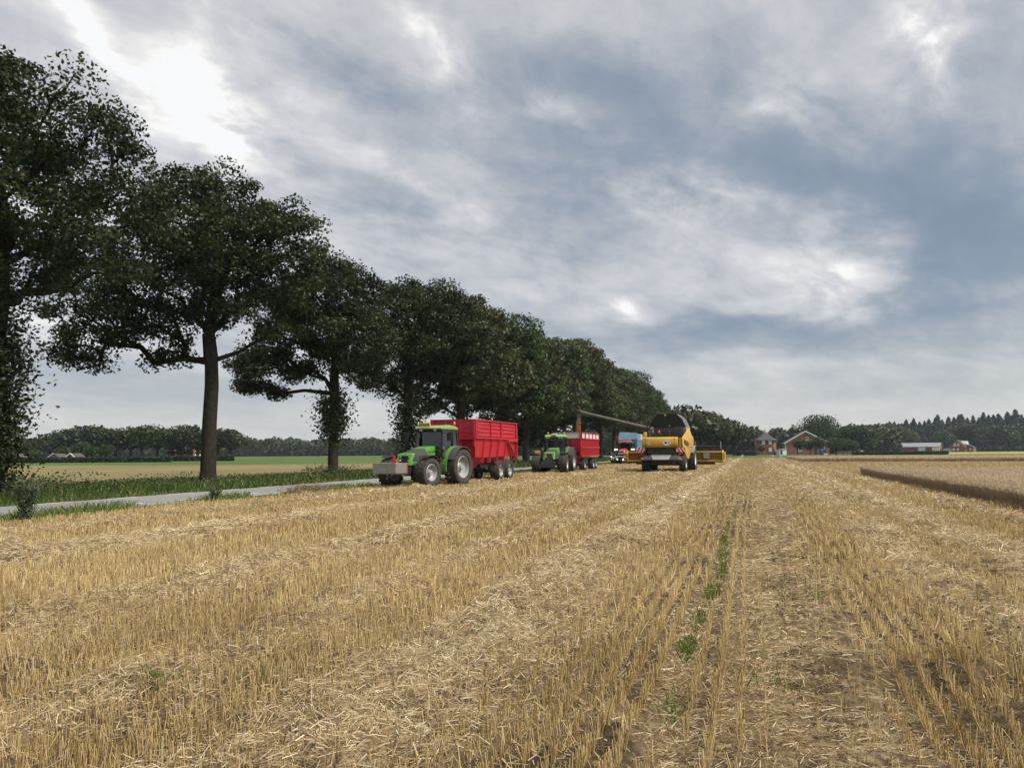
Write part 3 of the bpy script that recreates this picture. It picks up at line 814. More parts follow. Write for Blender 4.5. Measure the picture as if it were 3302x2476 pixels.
def oak_meshes(seed, lobes, fork, trunk_r, tips, per_tip, leaf, leafmat, spread=.95, low=None, lean=(0, 0)):
    """Trunk mesh and crown mesh of one tree. Branches grow tip by tip towards points spread through the crown."""
    g = np.random.default_rng(seed); global rng; keep = rng; rng = g
    lo = np.min([[l[0] - l[3], l[1] - l[4], l[2] - l[5]] for l in lobes], 0); hi = np.max([[l[0] + l[3], l[1] + l[4], l[2] + l[5]] for l in lobes], 0)
    pts = []
    while len(pts) < tips:
        p = g.uniform(lo, hi, (tips * 3, 3)); d = in_lobes(p, lobes); p = p[(d < 1) & (g.random(len(p)) < d ** 1.3)]
        for q in p:
            if all((q[0] - r_[0]) ** 2 + (q[1] - r_[1]) ** 2 + (q[2] - r_[2]) ** 2 > (spread * .75) ** 2 for r_ in pts[-220:]): pts.append(q)
            if len(pts) >= tips: break
    pts = np.array(pts)
    top = pts[:, 2].max()
    base = np.array([lean[0], lean[1], fork])
    nodes = [np.array([0, 0, -.1]), np.array([lean[0] * .3, lean[1] * .3, fork * .5]), base]; par = [-1, 0, 1]; plen = [0, 0, 0]
    for k in range(1, 5):
        nodes.append(base + np.array([g.normal(0, .16) * k ** .5, g.normal(0, .16) * k ** .5, (top - fork) * .15 * k])); par.append(len(nodes) - 2); plen.append(plen[-1] + .6)
    order = np.argsort(np.linalg.norm((pts - base) * np.array([1, 1, .8]), axis=1)); tipidx = []
    for i in order:
        p = pts[i]; A = np.array(nodes[2:]); dist = np.linalg.norm(A - p, axis=1) + .30 * np.array(plen[2:]) + 3.0 * np.clip(A[:, 2] - p[2] + .2, 0, None) * (.25 if p[2] < fork + 1.5 else 1)
        j = int(np.argmin(dist)) + 2; q = nodes[j]; L = np.linalg.norm(p - q)
        mid = q * .5 + p * .5 + g.normal(0, .09 * L, 3) + np.array([0, 0, .08 * L])
        nodes.append(mid); par.append(j); plen.append(plen[j] + L * .5)
        nodes.append(p); par.append(len(nodes) - 2); plen.append(plen[j] + L); tipidx.append(len(nodes) - 1)
    cnt = np.zeros(len(nodes)); cnt[tipidx] = 1
    for i in range(len(nodes) - 1, 0, -1): cnt[par[i]] += cnt[i]
    rad = trunk_r * (np.maximum(cnt, 1) / cnt[1]) ** .46
    mb = MB()
    # trunk with flare
    fl = [(0, 0, -.15), (0, 0, .25), (lean[0] * .05, lean[1] * .05, .8), tuple(nodes[1]), tuple(nodes[1] * .4 + nodes[2] * .6 + np.array([.05, .03, 0])), tuple(nodes[2] + np.array([0, 0, .25]))]
    mb.tube(fl, [trunk_r * 1.55, trunk_r * 1.22, trunk_r * 1.05, trunk_r * .95, trunk_r * .92, trunk_r * .86], 14)
    for i in range(3, len(nodes)):
        r1, r0 = rad[i], min(rad[par[i]], rad[i] * 1.5)
        if r1 < .014: r1 = .014
        mb.tube([nodes[par[i]], nodes[i]], [max(r0, .018), r1], 6 if r1 > .06 else 4, caps=False)
    trunk = mb.mesh('trunk', M_bark, smooth=True)
    N = np.array(nodes); mids = np.array([i - 1 for i in tipidx]); T = np.concatenate([N[tipidx], N[mids[g.random(len(mids)) < .22]]]); bl = Blades()
    c = np.repeat(T, per_tip, 0); m = len(c)
    off = g.normal(size=(m, 3)); off /= np.linalg.norm(off, axis=1, keepdims=True); off *= (g.random(m) ** .45)[:, None] * np.array([1, 1, .62]) * np.repeat(g.uniform(.7, 1.25, len(T)) * spread, per_tip)[:, None]
    c = c + off; tt = np.repeat(g.normal(0, .19, len(T)), per_tip)
    sz = g.uniform(.65, 1.35, m) * leaf
    v, f = leaves(c, sz, sz * .62, .25); bl.add(v, f, np.clip(g.normal(.48, .2, m) + tt, 0, 1))
    for (zc, hz, r_, nn) in (low or []):           # shoots on the trunk
        c = np.stack([g.normal(0, r_, nn), g.normal(0, r_, nn), g.normal(zc, hz, nn)], 1); sz = g.uniform(.65, 1.35, nn) * leaf
        c[:, 2] = np.clip(c[:, 2], .3, None); v, f = leaves(c, sz, sz * .62, .25); bl.add(v, f, np.clip(g.normal(.42, .2, nn), 0, 1))
    rng = keep
    cr = bl.build('crown', leafmat); me = cr.data; bpy.data.objects.remove(cr)
    return trunk, me


def plant_tree(name, meshes, loc, rz, sc, label, cat='tree', group=None):
    t = empty(name, loc, rz); t.scale = (sc, sc, sc) if isinstance(sc, (int, float)) else sc
    tag(t, label, cat, group)
    part('trunk', meshes[0], t); part('crown', meshes[1], t)
    return t


cr_, sr_ = math.cos(YAW), math.sin(YAW)          # the view's right-hand direction, used to lean crowns
def lob(l, z, rx, rz, d=0.0, ry=None):           # lobe: l metres to the side, d metres deeper
    return (l * cr_ - d * sr_, l * sr_ + d * cr_, z, rx, ry or rx, rz)

OAK_X, OAK_Y = -26.5, [21.1, 33.1, 45.4, 57.0, 69.0, 81.0, 92.9, 104.7, 116.6, 128.5, 140.4, 152.3, 164.2, 176.1, 190, 204, 219, 235]
oakA = oak_meshes(11, [lob(-.5, 11.6, 5.4, 4.5), lob(-3, 12.4, 4.2, 3.8), lob(3.0, 10.4, 3.2, 2.7), lob(1.2, 13.6, 3.0, 2.6)], 5.4, .42, 255, 225, .16, M_leafA, .95, low=[(2.0, 1.4, .55, 10000), (5.0, 1.4, .6, 8000)])
oakB = oak_meshes(22, [lob(-.3, 12.4, 4.3, 4.1), lob(-4.2, 10.4, 3.4, 2.6), lob(-6.4, 7.9, 2.4, 1.8), lob(3.0, 12.2, 2.8, 2.7), lob(2.2, 9.2, 2.3, 1.8), lob(-2.6, 7.2, 1.8, 1.1)], 6.4, .37, 265, 200, .19, M_leafA, .96)
oakC = oak_meshes(33, [lob(-.4, 11.0, 3.9, 3.8), lob(-4.4, 7.2, 2.9, 1.8), lob(-2.2, 9.6, 2.8, 2.4), lob(2.0, 9.2, 2.4, 2.6)], 5.6, .33, 215, 185, .205, M_leafA, .92, low=[(3.7, .75, .48, 2200), (4.9, .6, .6, 1300)])
oakD = oak_meshes(44, [lob(.2, 11.4, 3.5, 4.1), lob(-2.4, 8.0, 2.4, 1.9), lob(3.8, 10.6, 2.8, 3.3), lob(2.4, 12.8, 2.4, 2.4)], 5.6, .33, 205, 175, .22, M_leafA, .95, low=[(3.0, .95, .5, 2400), (5.0, .9, .65, 1500)])
oakE = oak_meshes(55, [lob(0, 11.6, 5.0, 5.2), lob(-3.8, 7.6, 3.0, 2.2), lob(4.0, 8.8, 3.0, 2.8), lob(-1.2, 14.2, 3.0, 2.6)], 4.8, .40, 220, 125, .33, M_leafB, 1.05)
oakF = oak_meshes(66, [lob(0, 11.4, 5.0, 5.4), lob(-3.4, 8.0, 3.0, 2.6), lob(3.8, 7.8, 3.0, 2.6), lob(1.6, 14.2, 2.8, 2.8)], 3.8, .42, 210, 120, .33, M_leafC, 1.08, lean=(.5, .2))
kinds = [oakA, oakB, oakC, oakD, oakE, oakF, oakE, oakF, oakE, oakF, oakE, oakF, oakE, oakF, oakE, oakF, oakE, oakF]
scs = [1.02, 1.0, 1.0, 1.02, 1.0, 1.0, 1.02, 1.06, 1.12, 1.12, 1.08, 1.1, 1.15, 1.15, 1.12, 1.1, 1.0, .9]
labs = ['huge dark oak cut off by the picture edge, with leafy shoots down its trunk',
        'broad oak on a bare tall trunk, long low branches spreading over the road',
        'oak with a leafy clump half way up its trunk, next beyond the bare-trunked oak',
        'oak rising right behind the cab of the tractor with the steel toolbox',
        'oak whose trunk hides behind the front half of the all-red trailer',
        'olive-green oak whose trunk hides behind the rear of the all-red trailer',
        'olive oak with a straight trunk beside the second green tractor',
        'oak with a leaning forked trunk above the cab of the second green tractor',
        'oak standing behind the falling grain and the white-topped trailer',
        'oak under the middle of the raised unloading auger']
ords = ['eleventh', 'twelfth', 'thirteenth', 'fourteenth', 'fifteenth', 'sixteenth', 'seventeenth', 'eighteenth']
for i, y in enumerate(OAK_Y):
    lb = labs[i] if i < len(labs) else 'roadside oak, ' + ords[i - 10] + ' along the row counted from the near end'
    rot = 0 if i < 7 else (i * 2.4) % 6.28
    plant_tree('oak_tree', kinds[i], (OAK_X + (0 if i < 5 else rng.uniform(-.5, .5)), y, 0), rot, scs[i] if i < 7 else (scs[i], scs[i], scs[i] * rng.uniform(.95, 1.05)), lb, group='oaks along the road')

# tall pale-green weed bush by the road and the dry heap at the field edge
def bush(name, loc, r, h, n, leaf, mat, label, cat='bush', seed=1, stems=9, up=0.0):
    global rng; keep = rng; rng = np.random.default_rng(seed)
    t = empty(name, loc); tag(t, label, cat)
    mb = MB(); tips = []
    for k in range(stems):
        a = rng.uniform(0, 6.28); e = np.array([math.cos(a) * r * rng.uniform(.2, .9), math.sin(a) * r * rng.uniform(.2, .9), h * rng.uniform(.7, 1.0)])
        mb.tube([(0, 0, -.05), tuple(e * .5 + np.array([0, 0, .1])), tuple(e)], [.02, .014, .005], 4); tips.append(e)
    mb.build('stem', M_bark, t)
    e = np.array(tips)[rng.integers(0, stems, n)]; q = rng.random(n) ** .7
    c = e * q[:, None] + rng.normal(0, r * .17, (n, 3)); c[:, 2] = np.abs(c[:, 2])
    sz = leaf * rng.uniform(.6, 1.4, n); v, f = leaves(c, sz, sz * .42, .2)
    bl = Blades(); bl.add(v, f, np.clip(rng.normal(.5, .2, n) + .15 * q, 0, 1)); bl.build('foliage', mat, t)
    rng = keep
    return t
M_mug = mat_blade('mugwort_leaf', [(0.0, (0.04, 0.06, 0.03)), (0.5, (0.085, 0.115, 0.055)), (1.0, (0.17, 0.20, 0.11))], 0.25, 0.6, 0.2)
bush('weed_bush', (-17.45, 15.0, 0), .36, 1.08, 4200, .06, M_mug, 'tall feathery grey-green weed bush at the near edge of the road', seed=3, stems=16)
bush('weed_bush', (-17.7, 13.9, 0), .55, .42, 2200, .06, M_bram, 'low dark weed bush in front of the feathery grey-green one', seed=4)
bush('weed_bush', (-18.3, 23.2, 0), .3, .55, 1000, .06, M_mug, 'single upright weed on the near verge in line with the bare oak trunk', seed=5, stems=6)
M_dry = mat_blade('dry_stalks', [(0.0, (0.10, 0.075, 0.045)), (0.5, (0.21, 0.165, 0.10)), (1.0, (0.36, 0.29, 0.18))], 0.1, 0.8, 0.1)
bl = Blades(); k = 2600
c = np.stack([rng.normal(-17.9, .3, k), rng.normal(28.7, .7, k), np.abs(rng.normal(0, .14, k))], 1); a = rng.uniform(0, 6.28, k)
d = np.stack([np.cos(a), np.sin(a), rng.normal(.2, .4, k)], 1) * rng.uniform(.05, .2, k)[:, None]
v, f = ribbons(c - d / 2, c + d / 2, rng.uniform(.008, .02, k)); bl.add(v, f, rng.random(k))
tag(bl.build('brush_heap', M_dry), 'heap of dead brown stalks between the road and the stubble', 'brush heap')

# ------------------------------------------------------------------ farm machines
P_GREEN = mat_solid('green_paint', (0.066, 0.265, 0.027), 0.5, var=0.10, scale=1.0, dust=0.2, coat=0.1)
P_PALEGREEN = mat_solid('pale_roof_paint', (0.23, 0.33, 0.13), 0.45, var=0.08, scale=2, dust=0.2)
P_ROOFGREEN = mat_solid('roof_green_paint', (0.13, 0.46, 0.10), 0.45, var=0.08, scale=2, dust=0.2)
P_RED = mat_solid('trailer_red_paint', (0.45, 0.008, 0.026), 0.5, var=0.10, scale=0.8, dust=0.07, dust_col=(0.34, 0.10, 0.07), coat=0.2)
P_RED2 = mat_solid('trailer_red_two', (0.42, 0.008, 0.019), 0.5, var=0.08, scale=0.9, dust=0.07, dust_col=(0.36, 0.12, 0.08), coat=0.2)
P_CASE = mat_solid('tractor_red_paint', (0.36, 0.018, 0.022), 0.35, var=0.1, scale=2, dust=0.3, coat=0.3)
P_BLUE = mat_solid('trailer_blue_paint', (0.10, 0.225, 0.33), 0.5, var=0.12, scale=0.8, dust=0.3, dust_col=(0.35, 0.36, 0.34))
P_YEL = mat_solid('harvester_yellow', (0.58, 0.335, 0.018), 0.48, var=0.08, scale=1.0, dust=0.3, dust_col=(0.50, 0.36, 0.16), coat=0.25)
P_YEL_D = mat_solid('shaded_dirty_yellow', (0.27, 0.14, 0.015), 0.6, var=0.2, scale=1.5, dust=0.4, dust_col=(0.15, 0.095, 0.05))  # harvester yellow darkened: shade on the header back put into the colour, plus dirt
P_WHITE = mat_solid('white_board', (0.66, 0.65, 0.62), 0.55, var=0.08, scale=2, dust=0.2, dust_col=(0.45, 0.38, 0.3))
BLACK = mat_solid('black_plastic', (0.016, 0.017, 0.018), 0.8, var=0.2, scale=3, dust=0.12, dust_col=(0.11, 0.095, 0.07))
DARK = mat_solid('dark_iron', (0.022, 0.023, 0.025), 0.55, var=0.25, scale=4, dust=0.2, dust_col=(0.13, 0.11, 0.08))
CHAR = mat_solid('charcoal_panel', (0.042, 0.045, 0.049), 0.72, var=0.15, scale=2, dust=0.2, dust_col=(0.15, 0.13, 0.1))
GREYP = mat_solid('grey_sheet', (0.26, 0.26, 0.25), 0.55, var=0.12, scale=1.5, dust=0.35, dust_col=(0.33, 0.29, 0.22))
RUB = mat_solid('tyre_rubber', (0.034, 0.032, 0.03), 0.9, var=0.25, scale=3, dust=0.5, dust_col=(0.15, 0.13, 0.105), spec=0.15)
RIM = mat_solid('silver_rim', (0.34, 0.35, 0.35), 0.45, metal=0.15, var=0.08, scale=3, dust=0.2, dust_col=(0.36, 0.31, 0.24))
STEEL = mat_solid('steel_plate', (0.44, 0.43, 0.40), 0.42, metal=0.5, var=0.14, scale=5, dust=0.25)
ORANGE = mat_solid('amber_lens', (0.75, 0.13, 0.02), 0.25, var=0.1, scale=6)
REDLENS = mat_solid('red_lens', (0.50, 0.035, 0.02), 0.3, var=0.1, scale=6)
PLATE = mat_solid('plate_yellow', (0.72, 0.40, 0.02), 0.5, var=0.06, scale=8)
INKM = mat_solid('black_ink', (0.02, 0.02, 0.02), 0.6, var=0.1)
LENS = mat_solid('clear_lens', (0.62, 0.63, 0.62), 0.15, metal=0.3, var=0.1, scale=8)
SEATM = mat_solid('seat_cloth', (0.03, 0.03, 0.035), 0.9, var=0.3)
STRIPE_R = mat_solid('stripe_red', (0.50, 0.03, 0.035), 0.5, var=0.1)
STRIPE_W = mat_solid('stripe_white', (0.72, 0.71, 0.69), 0.5, var=0.06)
GRAINM = mat_blade('falling_grain', [(0, (0.36, 0.19, 0.08)), (.5, (0.50, 0.29, 0.13)), (1, (0.62, 0.40, 0.21))], .1, .8, .1)
LIT = mat_lamp('lit_headlight', (1.0, 0.96, 0.86), 2.4)
GLASS = mat_glass()
DGLASS = mat_glass('dark_glass', (0.22, 0.26, 0.25), 0.2)
_wheels = {}


def wheel_meshes(D, w, rimr, lugs=20, flat=False, rimmat=None):
    key = (D, w, rimr, lugs, flat, rimmat)
    if key in _wheels: return _wheels[key]
    r = D / 2; d = .045 if not flat else .018
    a = w / 2
    mb = MB(); mb.lathe([(-a * .72, rimr), (-a * .95, rimr + .06), (-a, (rimr + r) / 2), (-a * .93, r - d - .04), (-a * .7, r - d), (0, r - d + .012), (a * .7, r - d), (a * .93, r - d - .04), (a, (rimr + r) / 2), (a * .95, rimr + .06), (a * .72, rimr)], 40)
    for k in range(lugs):                                # chevron lugs
        for sgn in (1, -1):
            t0 = 2 * math.pi * (k + (.5 if sgn < 0 else 0)) / lugs; lw = 2 * math.pi / lugs * .42; sw = 2 * math.pi / lugs * .95
            vs = []
            for (x, dt) in ((0.02, -sw * .5), (a * .98, sw * .5)):
                for dd in (-lw / 2, lw / 2):
                    for rr in (r - d - .02, r - (0.0 if x < a * .5 else .03)):
                        t = t0 + dt + dd; vs.append((x * sgn, rr * math.sin(t), rr * math.cos(t)))
            mb.add(vs, [(0, 1, 3, 2), (4, 6, 7, 5), (0, 4, 5, 1), (2, 3, 7, 6), (1, 5, 7, 3), (0, 2, 6, 4)])
    ty = mb.mesh('tyre', RUB)
    m2 = MB(); dish = a * .25
    m2.lathe([(a * .80, rimr + .012), (a * .86, rimr - .02), (a * .70, rimr - .05), (dish + .03, rimr - .075), (dish, rimr * .72), (dish - .04, rimr * .45), (dish + .02, rimr * .36), (dish + .05, .14), (dish + .13, .12), (dish + .14, .001)], 32)
    m2.lathe([(-a * .80, rimr + .012), (-a * .86, rimr - .02), (-a * .5, rimr - .06), (dish - .05, rimr - .09)], 32)
    for k in range(8):
        t = k * math.pi / 4; m2.cbox((dish + .03, rimr * .30 * math.cos(t), rimr * .30 * math.sin(t)), (.05, .045, .045))
    ri = m2.mesh('rim', rimmat or RIM, smooth=True)
    _wheels[key] = (ty, ri)
    return _wheels[key]


def wheel(parent, x, y, D, w, rimr, side, steer=0.0, **kw):
    ty, ri = wheel_meshes(D, w, rimr, **kw)
    e = empty('wheel', (x, y, D / 2 - .02), (0 if side > 0 else math.pi) + steer, parent)
    part('tyre', ty, e); part('rim', ri, e)
    return e


def lettering(txt, size, mat, parent, loc, rot, name='lettering'):
    cu = bpy.data.curves.new(name, 'FONT'); cu.body = txt; cu.size = size; cu.align_x = 'CENTER'; cu.align_y = 'CENTER'; cu.extrude = .002
    tmp = bpy.data.objects.new('tmp_text', cu); COL.objects.link(tmp); dg = bpy.context.evaluated_depsgraph_get()
    me = bpy.data.meshes.new_from_object(tmp.evaluated_get(dg)); bpy.data.objects.remove(tmp); me.materials.clear(); me.materials.append(mat)
    return part(name, me, parent, loc, rot)


def arc_strip(mb, cx, cy, cz, r0, r1, t0, t1, x0, x1, n=12):
    """Curved mudguard shell about a wheel centre, between two angles measured from forward (-y) upwards."""
    for k in range(n):
        a, b = t0 + (t1 - t0) * k / n, t0 + (t1 - t0) * (k + 1) / n
        P = lambda r, t, x: (x, cy - r * math.cos(t), cz + r * math.sin(t))
        mb.hexa([P(r0, a, x0), P(r0, a, x1), P(r0, b, x1), P(r0, b, x0), P(r1, a, x0), P(r1, a, x1), P(r1, b, x1), P(r1, b, x0)])


def tractor(name, loc, rz, label, paint, roofmat, style):
    """Forward is local -y, origin under the rear axle. style: 1 sloped two-tone bonnet, 2 rounder and newer, 3 red square-nosed."""
    t = empty(name, loc, rz); tag(t, label, 'tractor', 'tractors waiting along the field edge')
    RD, FD = (1.86, 1.44) if style == 1 else (1.92, 1.52) if style == 2 else (1.95, 1.55)
    WB = 2.75
    # running gear
    mb = MB(); mb.box(-.28, .28, -3.0, .5, .62, 1.05); mb.box(-.42, .42, -1.5, .45, .55, 1.0); mb.tube([(-.9, 0, RD / 2), (.9, 0, RD / 2)], .17, 10); mb.tube([(-.9, -WB, FD / 2), (.9, -WB, FD / 2)], .11, 8)
    mb.box(-.75, -.42, -1.35, -.45, .62, 1.1); mb.box(.42, .75, -1.35, -.5, .62, 1.1); mb.box(-.3, .3, -3.35, -2.9, .6, 1.0); mb.box(-.2, .2, .4, .95, .5, .75)
    mb.build('chassis', DARK, t, bevel=.02)
    # bonnet
    if style == 3:
        prof = [(-.95, 1.35), (-.95, 2.02), (-1.9, 1.96), (-2.9, 1.80), (-3.22, 1.60), (-3.30, 1.25), (-2.9, 1.2)]; bw = .40
    else:
        prof = [(-1.0, 1.42), (-1.0, 1.98), (-1.5, 1.94), (-2.0, 1.84), (-1.80, 1.62), (-1.66, 1.44)]; bw = .44
    mb = MB()
    n = len(prof)
    for sx in (1,):
        vs = []
        for (y, z) in prof:
            k = 1.0 if z < 1.55 else .86
            vs += [(-bw * k, y, z), (bw * k, y, z)]
        fs = [tuple(range(0, 2 * n, 2)), tuple(range(2 * n - 1, 0, -2))] + [(2 * i, 2 * i + 1, 2 * ((i + 1) % n) + 1, 2 * ((i + 1) % n)) for i in range(n)]
        mb.add(vs, fs)
    mb.build('bonnet', paint, t, smooth=True, bevel=.035)
    if style != 3:
        # dark middle section between the two green parts
        mb = MB(); vs = []
        prof2 = [(-1.0, 1.05), (-1.0, 1.43), (-1.65, 1.43), (-1.79, 1.62), (-1.99, 1.835), (-2.5, 1.72), (-2.95, 1.58), (-2.95, 1.25), (-2.6, 1.12), (-2.0, 1.08)]
        n = len(prof2)
        for (y, z) in prof2:
            k = .98 if z < 1.55 else .84
            vs += [(-bw * k, y, z), (bw * k, y, z)]
        mb.add(vs, [tuple(range(0, 2 * n, 2)), tuple(range(2 * n - 1, 0, -2))] + [(2 * i, 2 * i + 1, 2 * ((i + 1) % n) + 1, 2 * ((i + 1) % n)) for i in range(n)])
        mb.build('side_grille', CHAR, t, smooth=True, bevel=.03)
        # green nose hoop: top lip with two legs running back along the flanks
        mb = MB()
        for sx in (-1, 1):
            mb.hexa([(sx * .33, -3.34, 1.06), (sx * .46, -3.30, 1.06), (sx * .46, -3.16, 1.06), (sx * .33, -3.2, 1.06), (sx * .34, -3.10, 1.58), (sx * .43, -3.05, 1.58), (sx * .43, -2.9, 1.58), (sx * .34, -2.94, 1.58)] if sx > 0 else
                    [(sx * .46, -3.30, 1.06), (sx * .33, -3.34, 1.06), (sx * .33, -3.2, 1.06), (sx * .46, -3.16, 1.06), (sx * .43, -3.05, 1.58), (sx * .34, -3.10, 1.58), (sx * .34, -2.94, 1.58), (sx * .43, -2.9, 1.58)])
            mb.hexa([(sx * .465, -3.30, 1.04), (sx * .465, -2.1, 1.12), (sx * .43, -2.1, 1.12), (sx * .43, -3.30, 1.04), (sx * .47, -3.24, 1.24), (sx * .47, -2.0, 1.20), (sx * .43, -2.0, 1.20), (sx * .43, -3.24, 1.24)])
        mb.hexa([(-.44, -3.14, 1.49), (.44, -3.14, 1.49), (.43, -2.86, 1.54), (-.43, -2.86, 1.54), (-.40, -3.08, 1.585), (.40, -3.08, 1.585), (.41, -2.86, 1.635), (-.41, -2.86, 1.635)])
        mb.build('nose', paint, t, smooth=True, bevel=.03)
        mb = MB(); mb.hexa([(-.34, -3.20, 1.02), (.34, -3.20, 1.02), (.34, -2.9, 1.02), (-.34, -2.9, 1.02), (-.34, -3.08, 1.53), (.34, -3.08, 1.53), (.34, -2.9, 1.53), (-.34, -2.9, 1.53)])
        gl = mb.build('front_grille', BLACK, t)
        for sx in (-1, 1):
            for zz, yy in ((1.44, -3.11), (1.27, -3.16)):
                m = MB(); m.lathe([(0, .001), (.01, .05), (-.03, .065), (-.05, .001)], 14); o = m.build('headlight', LENS, t, smooth=True); o.location = (sx * .25, yy, zz); o.rotation_euler = (0, 0, -math.pi / 2)
    else:
        mb = MB(); mb.box(-.36, .36, -3.335, -3.2, 1.22, 1.62); mb.build('front_grille', BLACK, t, bevel=.02)
        mb = MB(); mb.box(-.34, .34, -3.36, -3.30, 1.30, 1.42); mb.build('headlight', LENS, t, bevel=.02)
        mb = MB(); mb.box(-.05, .05, -3.345, -3.33, 1.66, 1.74); mb.build('badge', LENS, t)
    # cab: frame, panes, roof
    zb, zt, xb, xt, yf, yr = 1.42, 2.76, .82, .74, -1.12, .36
    mb = MB(); w = .085
    cor = {'fl': ((-xb, yf, 1.45), (-xt, yf + .12, zt)), 'fr': ((xb, yf, 1.45), (xt, yf + .12, zt)), 'rl': ((-xb, yr, 1.6), (-xt, yr - .05, zt)), 'rr': ((xb, yr, 1.6), (xt, yr - .05, zt)), 'ml': ((-xb - .02, -.12, 1.3), (-xt - .02, -.1, zt)), 'mr': ((xb + .02, -.12, 1.3), (xt + .02, -.1, zt))}
    for p, q in cor.values(): mb.bar(p, q, w, w)
    for sx in (-1, 1):
        mb.bar((sx * xb, yf, 1.45), (sx * xb, -.12, 1.25), .09); mb.bar((sx * xt, yf + .12, zt), (sx * xt, yr, zt), .09)
    mb.bar((-xb, yf, 1.50), (xb, yf, 1.50), .10); mb.bar((-xt, yf + .12, zt), (xt, yf + .12, zt), .16); mb.bar((-xb, yr, 1.6), (xb, yr, 1.6), .09)
    mb.box(-.70, .70, yf, .5, 1.12, 1.26); mb.box(-.62, .62, -1.10, -.98, 1.2, 1.95)
    mb.build('cab_frame', BLACK, t)
    e = .012
    def pane(nm, p4, mat=GLASS):
        a_, b_, c_, d_ = [Vector(v) for v in p4]; nn = (b_ - a_).cross(d_ - a_).normalized() * e
        m = MB(); m.add([a_, b_, c_, d_, a_ + nn, b_ + nn, c_ + nn, d_ + nn], [(3, 2, 1, 0), (4, 5, 6, 7), (0, 1, 5, 4), (1, 2, 6, 5), (2, 3, 7, 6), (3, 0, 4, 7)]); return m.build(nm, mat, t)
    pane('windscreen', [(-xb + .03, yf, 1.54), (xb - .03, yf, 1.54), (xt - .03, yf + .12, zt - .04), (-xt + .03, yf + .12, zt - .04)])
    for sx in (-1, 1):
        pane('door_glass', [(sx * xb, yf + .05, 1.40), (sx * xb, -.15, 1.28), (sx * xt, -.13, zt - .04), (sx * xt, yf + .15, zt - .04)])
        pane('side_glass', [(sx * xb, -.06, 1.62), (sx * xb, yr - .04, 1.66), (sx * xt, yr - .08, zt - .04), (sx * xt, -.06, zt - .04)])
    pane('rear_glass', [(xb - .03, yr, 1.66), (-xb + .03, yr, 1.66), (-xt + .03, yr - .05, zt - .04), (xt - .03, yr - .05, zt - .04)])
    mb = MB(); ov = .80
    mb.prism([(yf - .06, 2.80), (yf - .10, 2.86), (yf + .12, 2.97), (-.4, 3.03), (.12, 2.98), (yr + .06, 2.88), (yr + .04, 2.80)], 'x', -ov, ov)
    rf = mb.build('roof', roofmat, t, smooth=True, bevel=.05)
    mb = MB(); mb.box(-.77, .77, yf - .04, yr + .03, 2.72, 2.798); mb.build('roof_lining', BLACK, rf, bevel=.02)
    for sx in (-1, 1):                                        # work lamps in the front of the roof
        for dx in ((.42,) if style == 1 else (.62, .40)):
            m = MB(); m.lathe([(0, .001), (.012, .055), (-.05, .07), (-.06, .001)], 12); o = m.build('work_lamp', LENS, rf, smooth=True); o.location = (sx * dx, yf - .06, 2.765); o.rotation_euler = (0, .0, -math.pi / 2); o.scale = (1, 1.5, .8)
    # inside
    mb = MB(); mb.box(-.26, .26, -.35, .12, 1.42, 1.58); mb.hexa([(-.25, .02, 1.55), (.25, .02, 1.55), (.25, .14, 1.55), (-.25, .14, 1.55), (-.20, .10, 2.2), (.20, .10, 2.2), (.20, .2, 2.2), (-.20, .2, 2.2)]); mb.build('seat', SEATM, t, bevel=.03)
    mb = MB(); mb.tube([(.0, -.85, 1.3), (0, -.62, 1.78)], .04, 8); pts = [(math.cos(a) * .2, -.60 + math.sin(a) * .08, 1.80 + math.sin(a) * .18) for a in np.linspace(0, 2 * math.pi, 15)]; mb.tube(pts, .018, 6); mb.box(-.3, .3, -1.0, -.82, 1.4, 1.72); mb.build('steering_wheel', BLACK, t)
    # mudguards
    for sx in (-1, 1):
        mb = MB(); x0, x1 = sorted((sx * .66, sx * 1.0)); arc_strip(mb, 0, 0, RD / 2, RD / 2 + .07, RD / 2 + .12, R(-12), R(128), x0, x1, 14)
        fd = mb.build('rear_mudguard', paint, t, smooth=True)
        mb = MB(); x0, x1 = sorted((sx * 1.0, sx * 1.40)); arc_strip(mb, 0, 0, RD / 2, RD / 2 + .05, RD / 2 + .09, R(22), R(130), x0, x1, 14); mb.build('mudguard_extension', CHAR, fd, smooth=True)
        mb = MB(); x0, x1 = sorted((sx * .80, sx * 1.36)); arc_strip(mb, 0, -WB, FD / 2, FD / 2 + .06, FD / 2 + .09, R(62), R(150), x0, x1, 10); mb.build('front_mudguard', BLACK, t, smooth=True)
        wheel(t, sx * 1.06, 0, RD, .70, RD * .30, sx, lugs=20); wheel(t, sx * 1.08, -WB, FD, .60, FD * .28, sx, steer=R(-4) if style == 1 else R(3), lugs=18)
        m = MB(); m.bar((sx * .72, -1.0, 2.62), (sx * 1.32, -1.22, 2.60), .03); m.cbox((sx * 1.30, -1.22, 2.42), (.26, .07, .42)); m.build('mirror', BLACK, t, bevel=.012)
        m = MB(); m.bar((sx * .8, -1.05, 1.62), (sx * .93, -1.12, 1.80), .025); m.cbox((sx * .95, -1.13, 1.86), (.12, .09, .13)); ml = m.build('marker_lamp', BLACK, t, bevel=.01)
        m = MB(); m.cbox((sx * .95, -1.185, 1.88), (.10, .02, .08)); m.build('lens', LIT if style == 3 else LENS, ml); m = MB(); m.cbox((sx * .95, -1.185, 1.79), (.10, .02, .05)); m.build('indicator', ORANGE, ml)
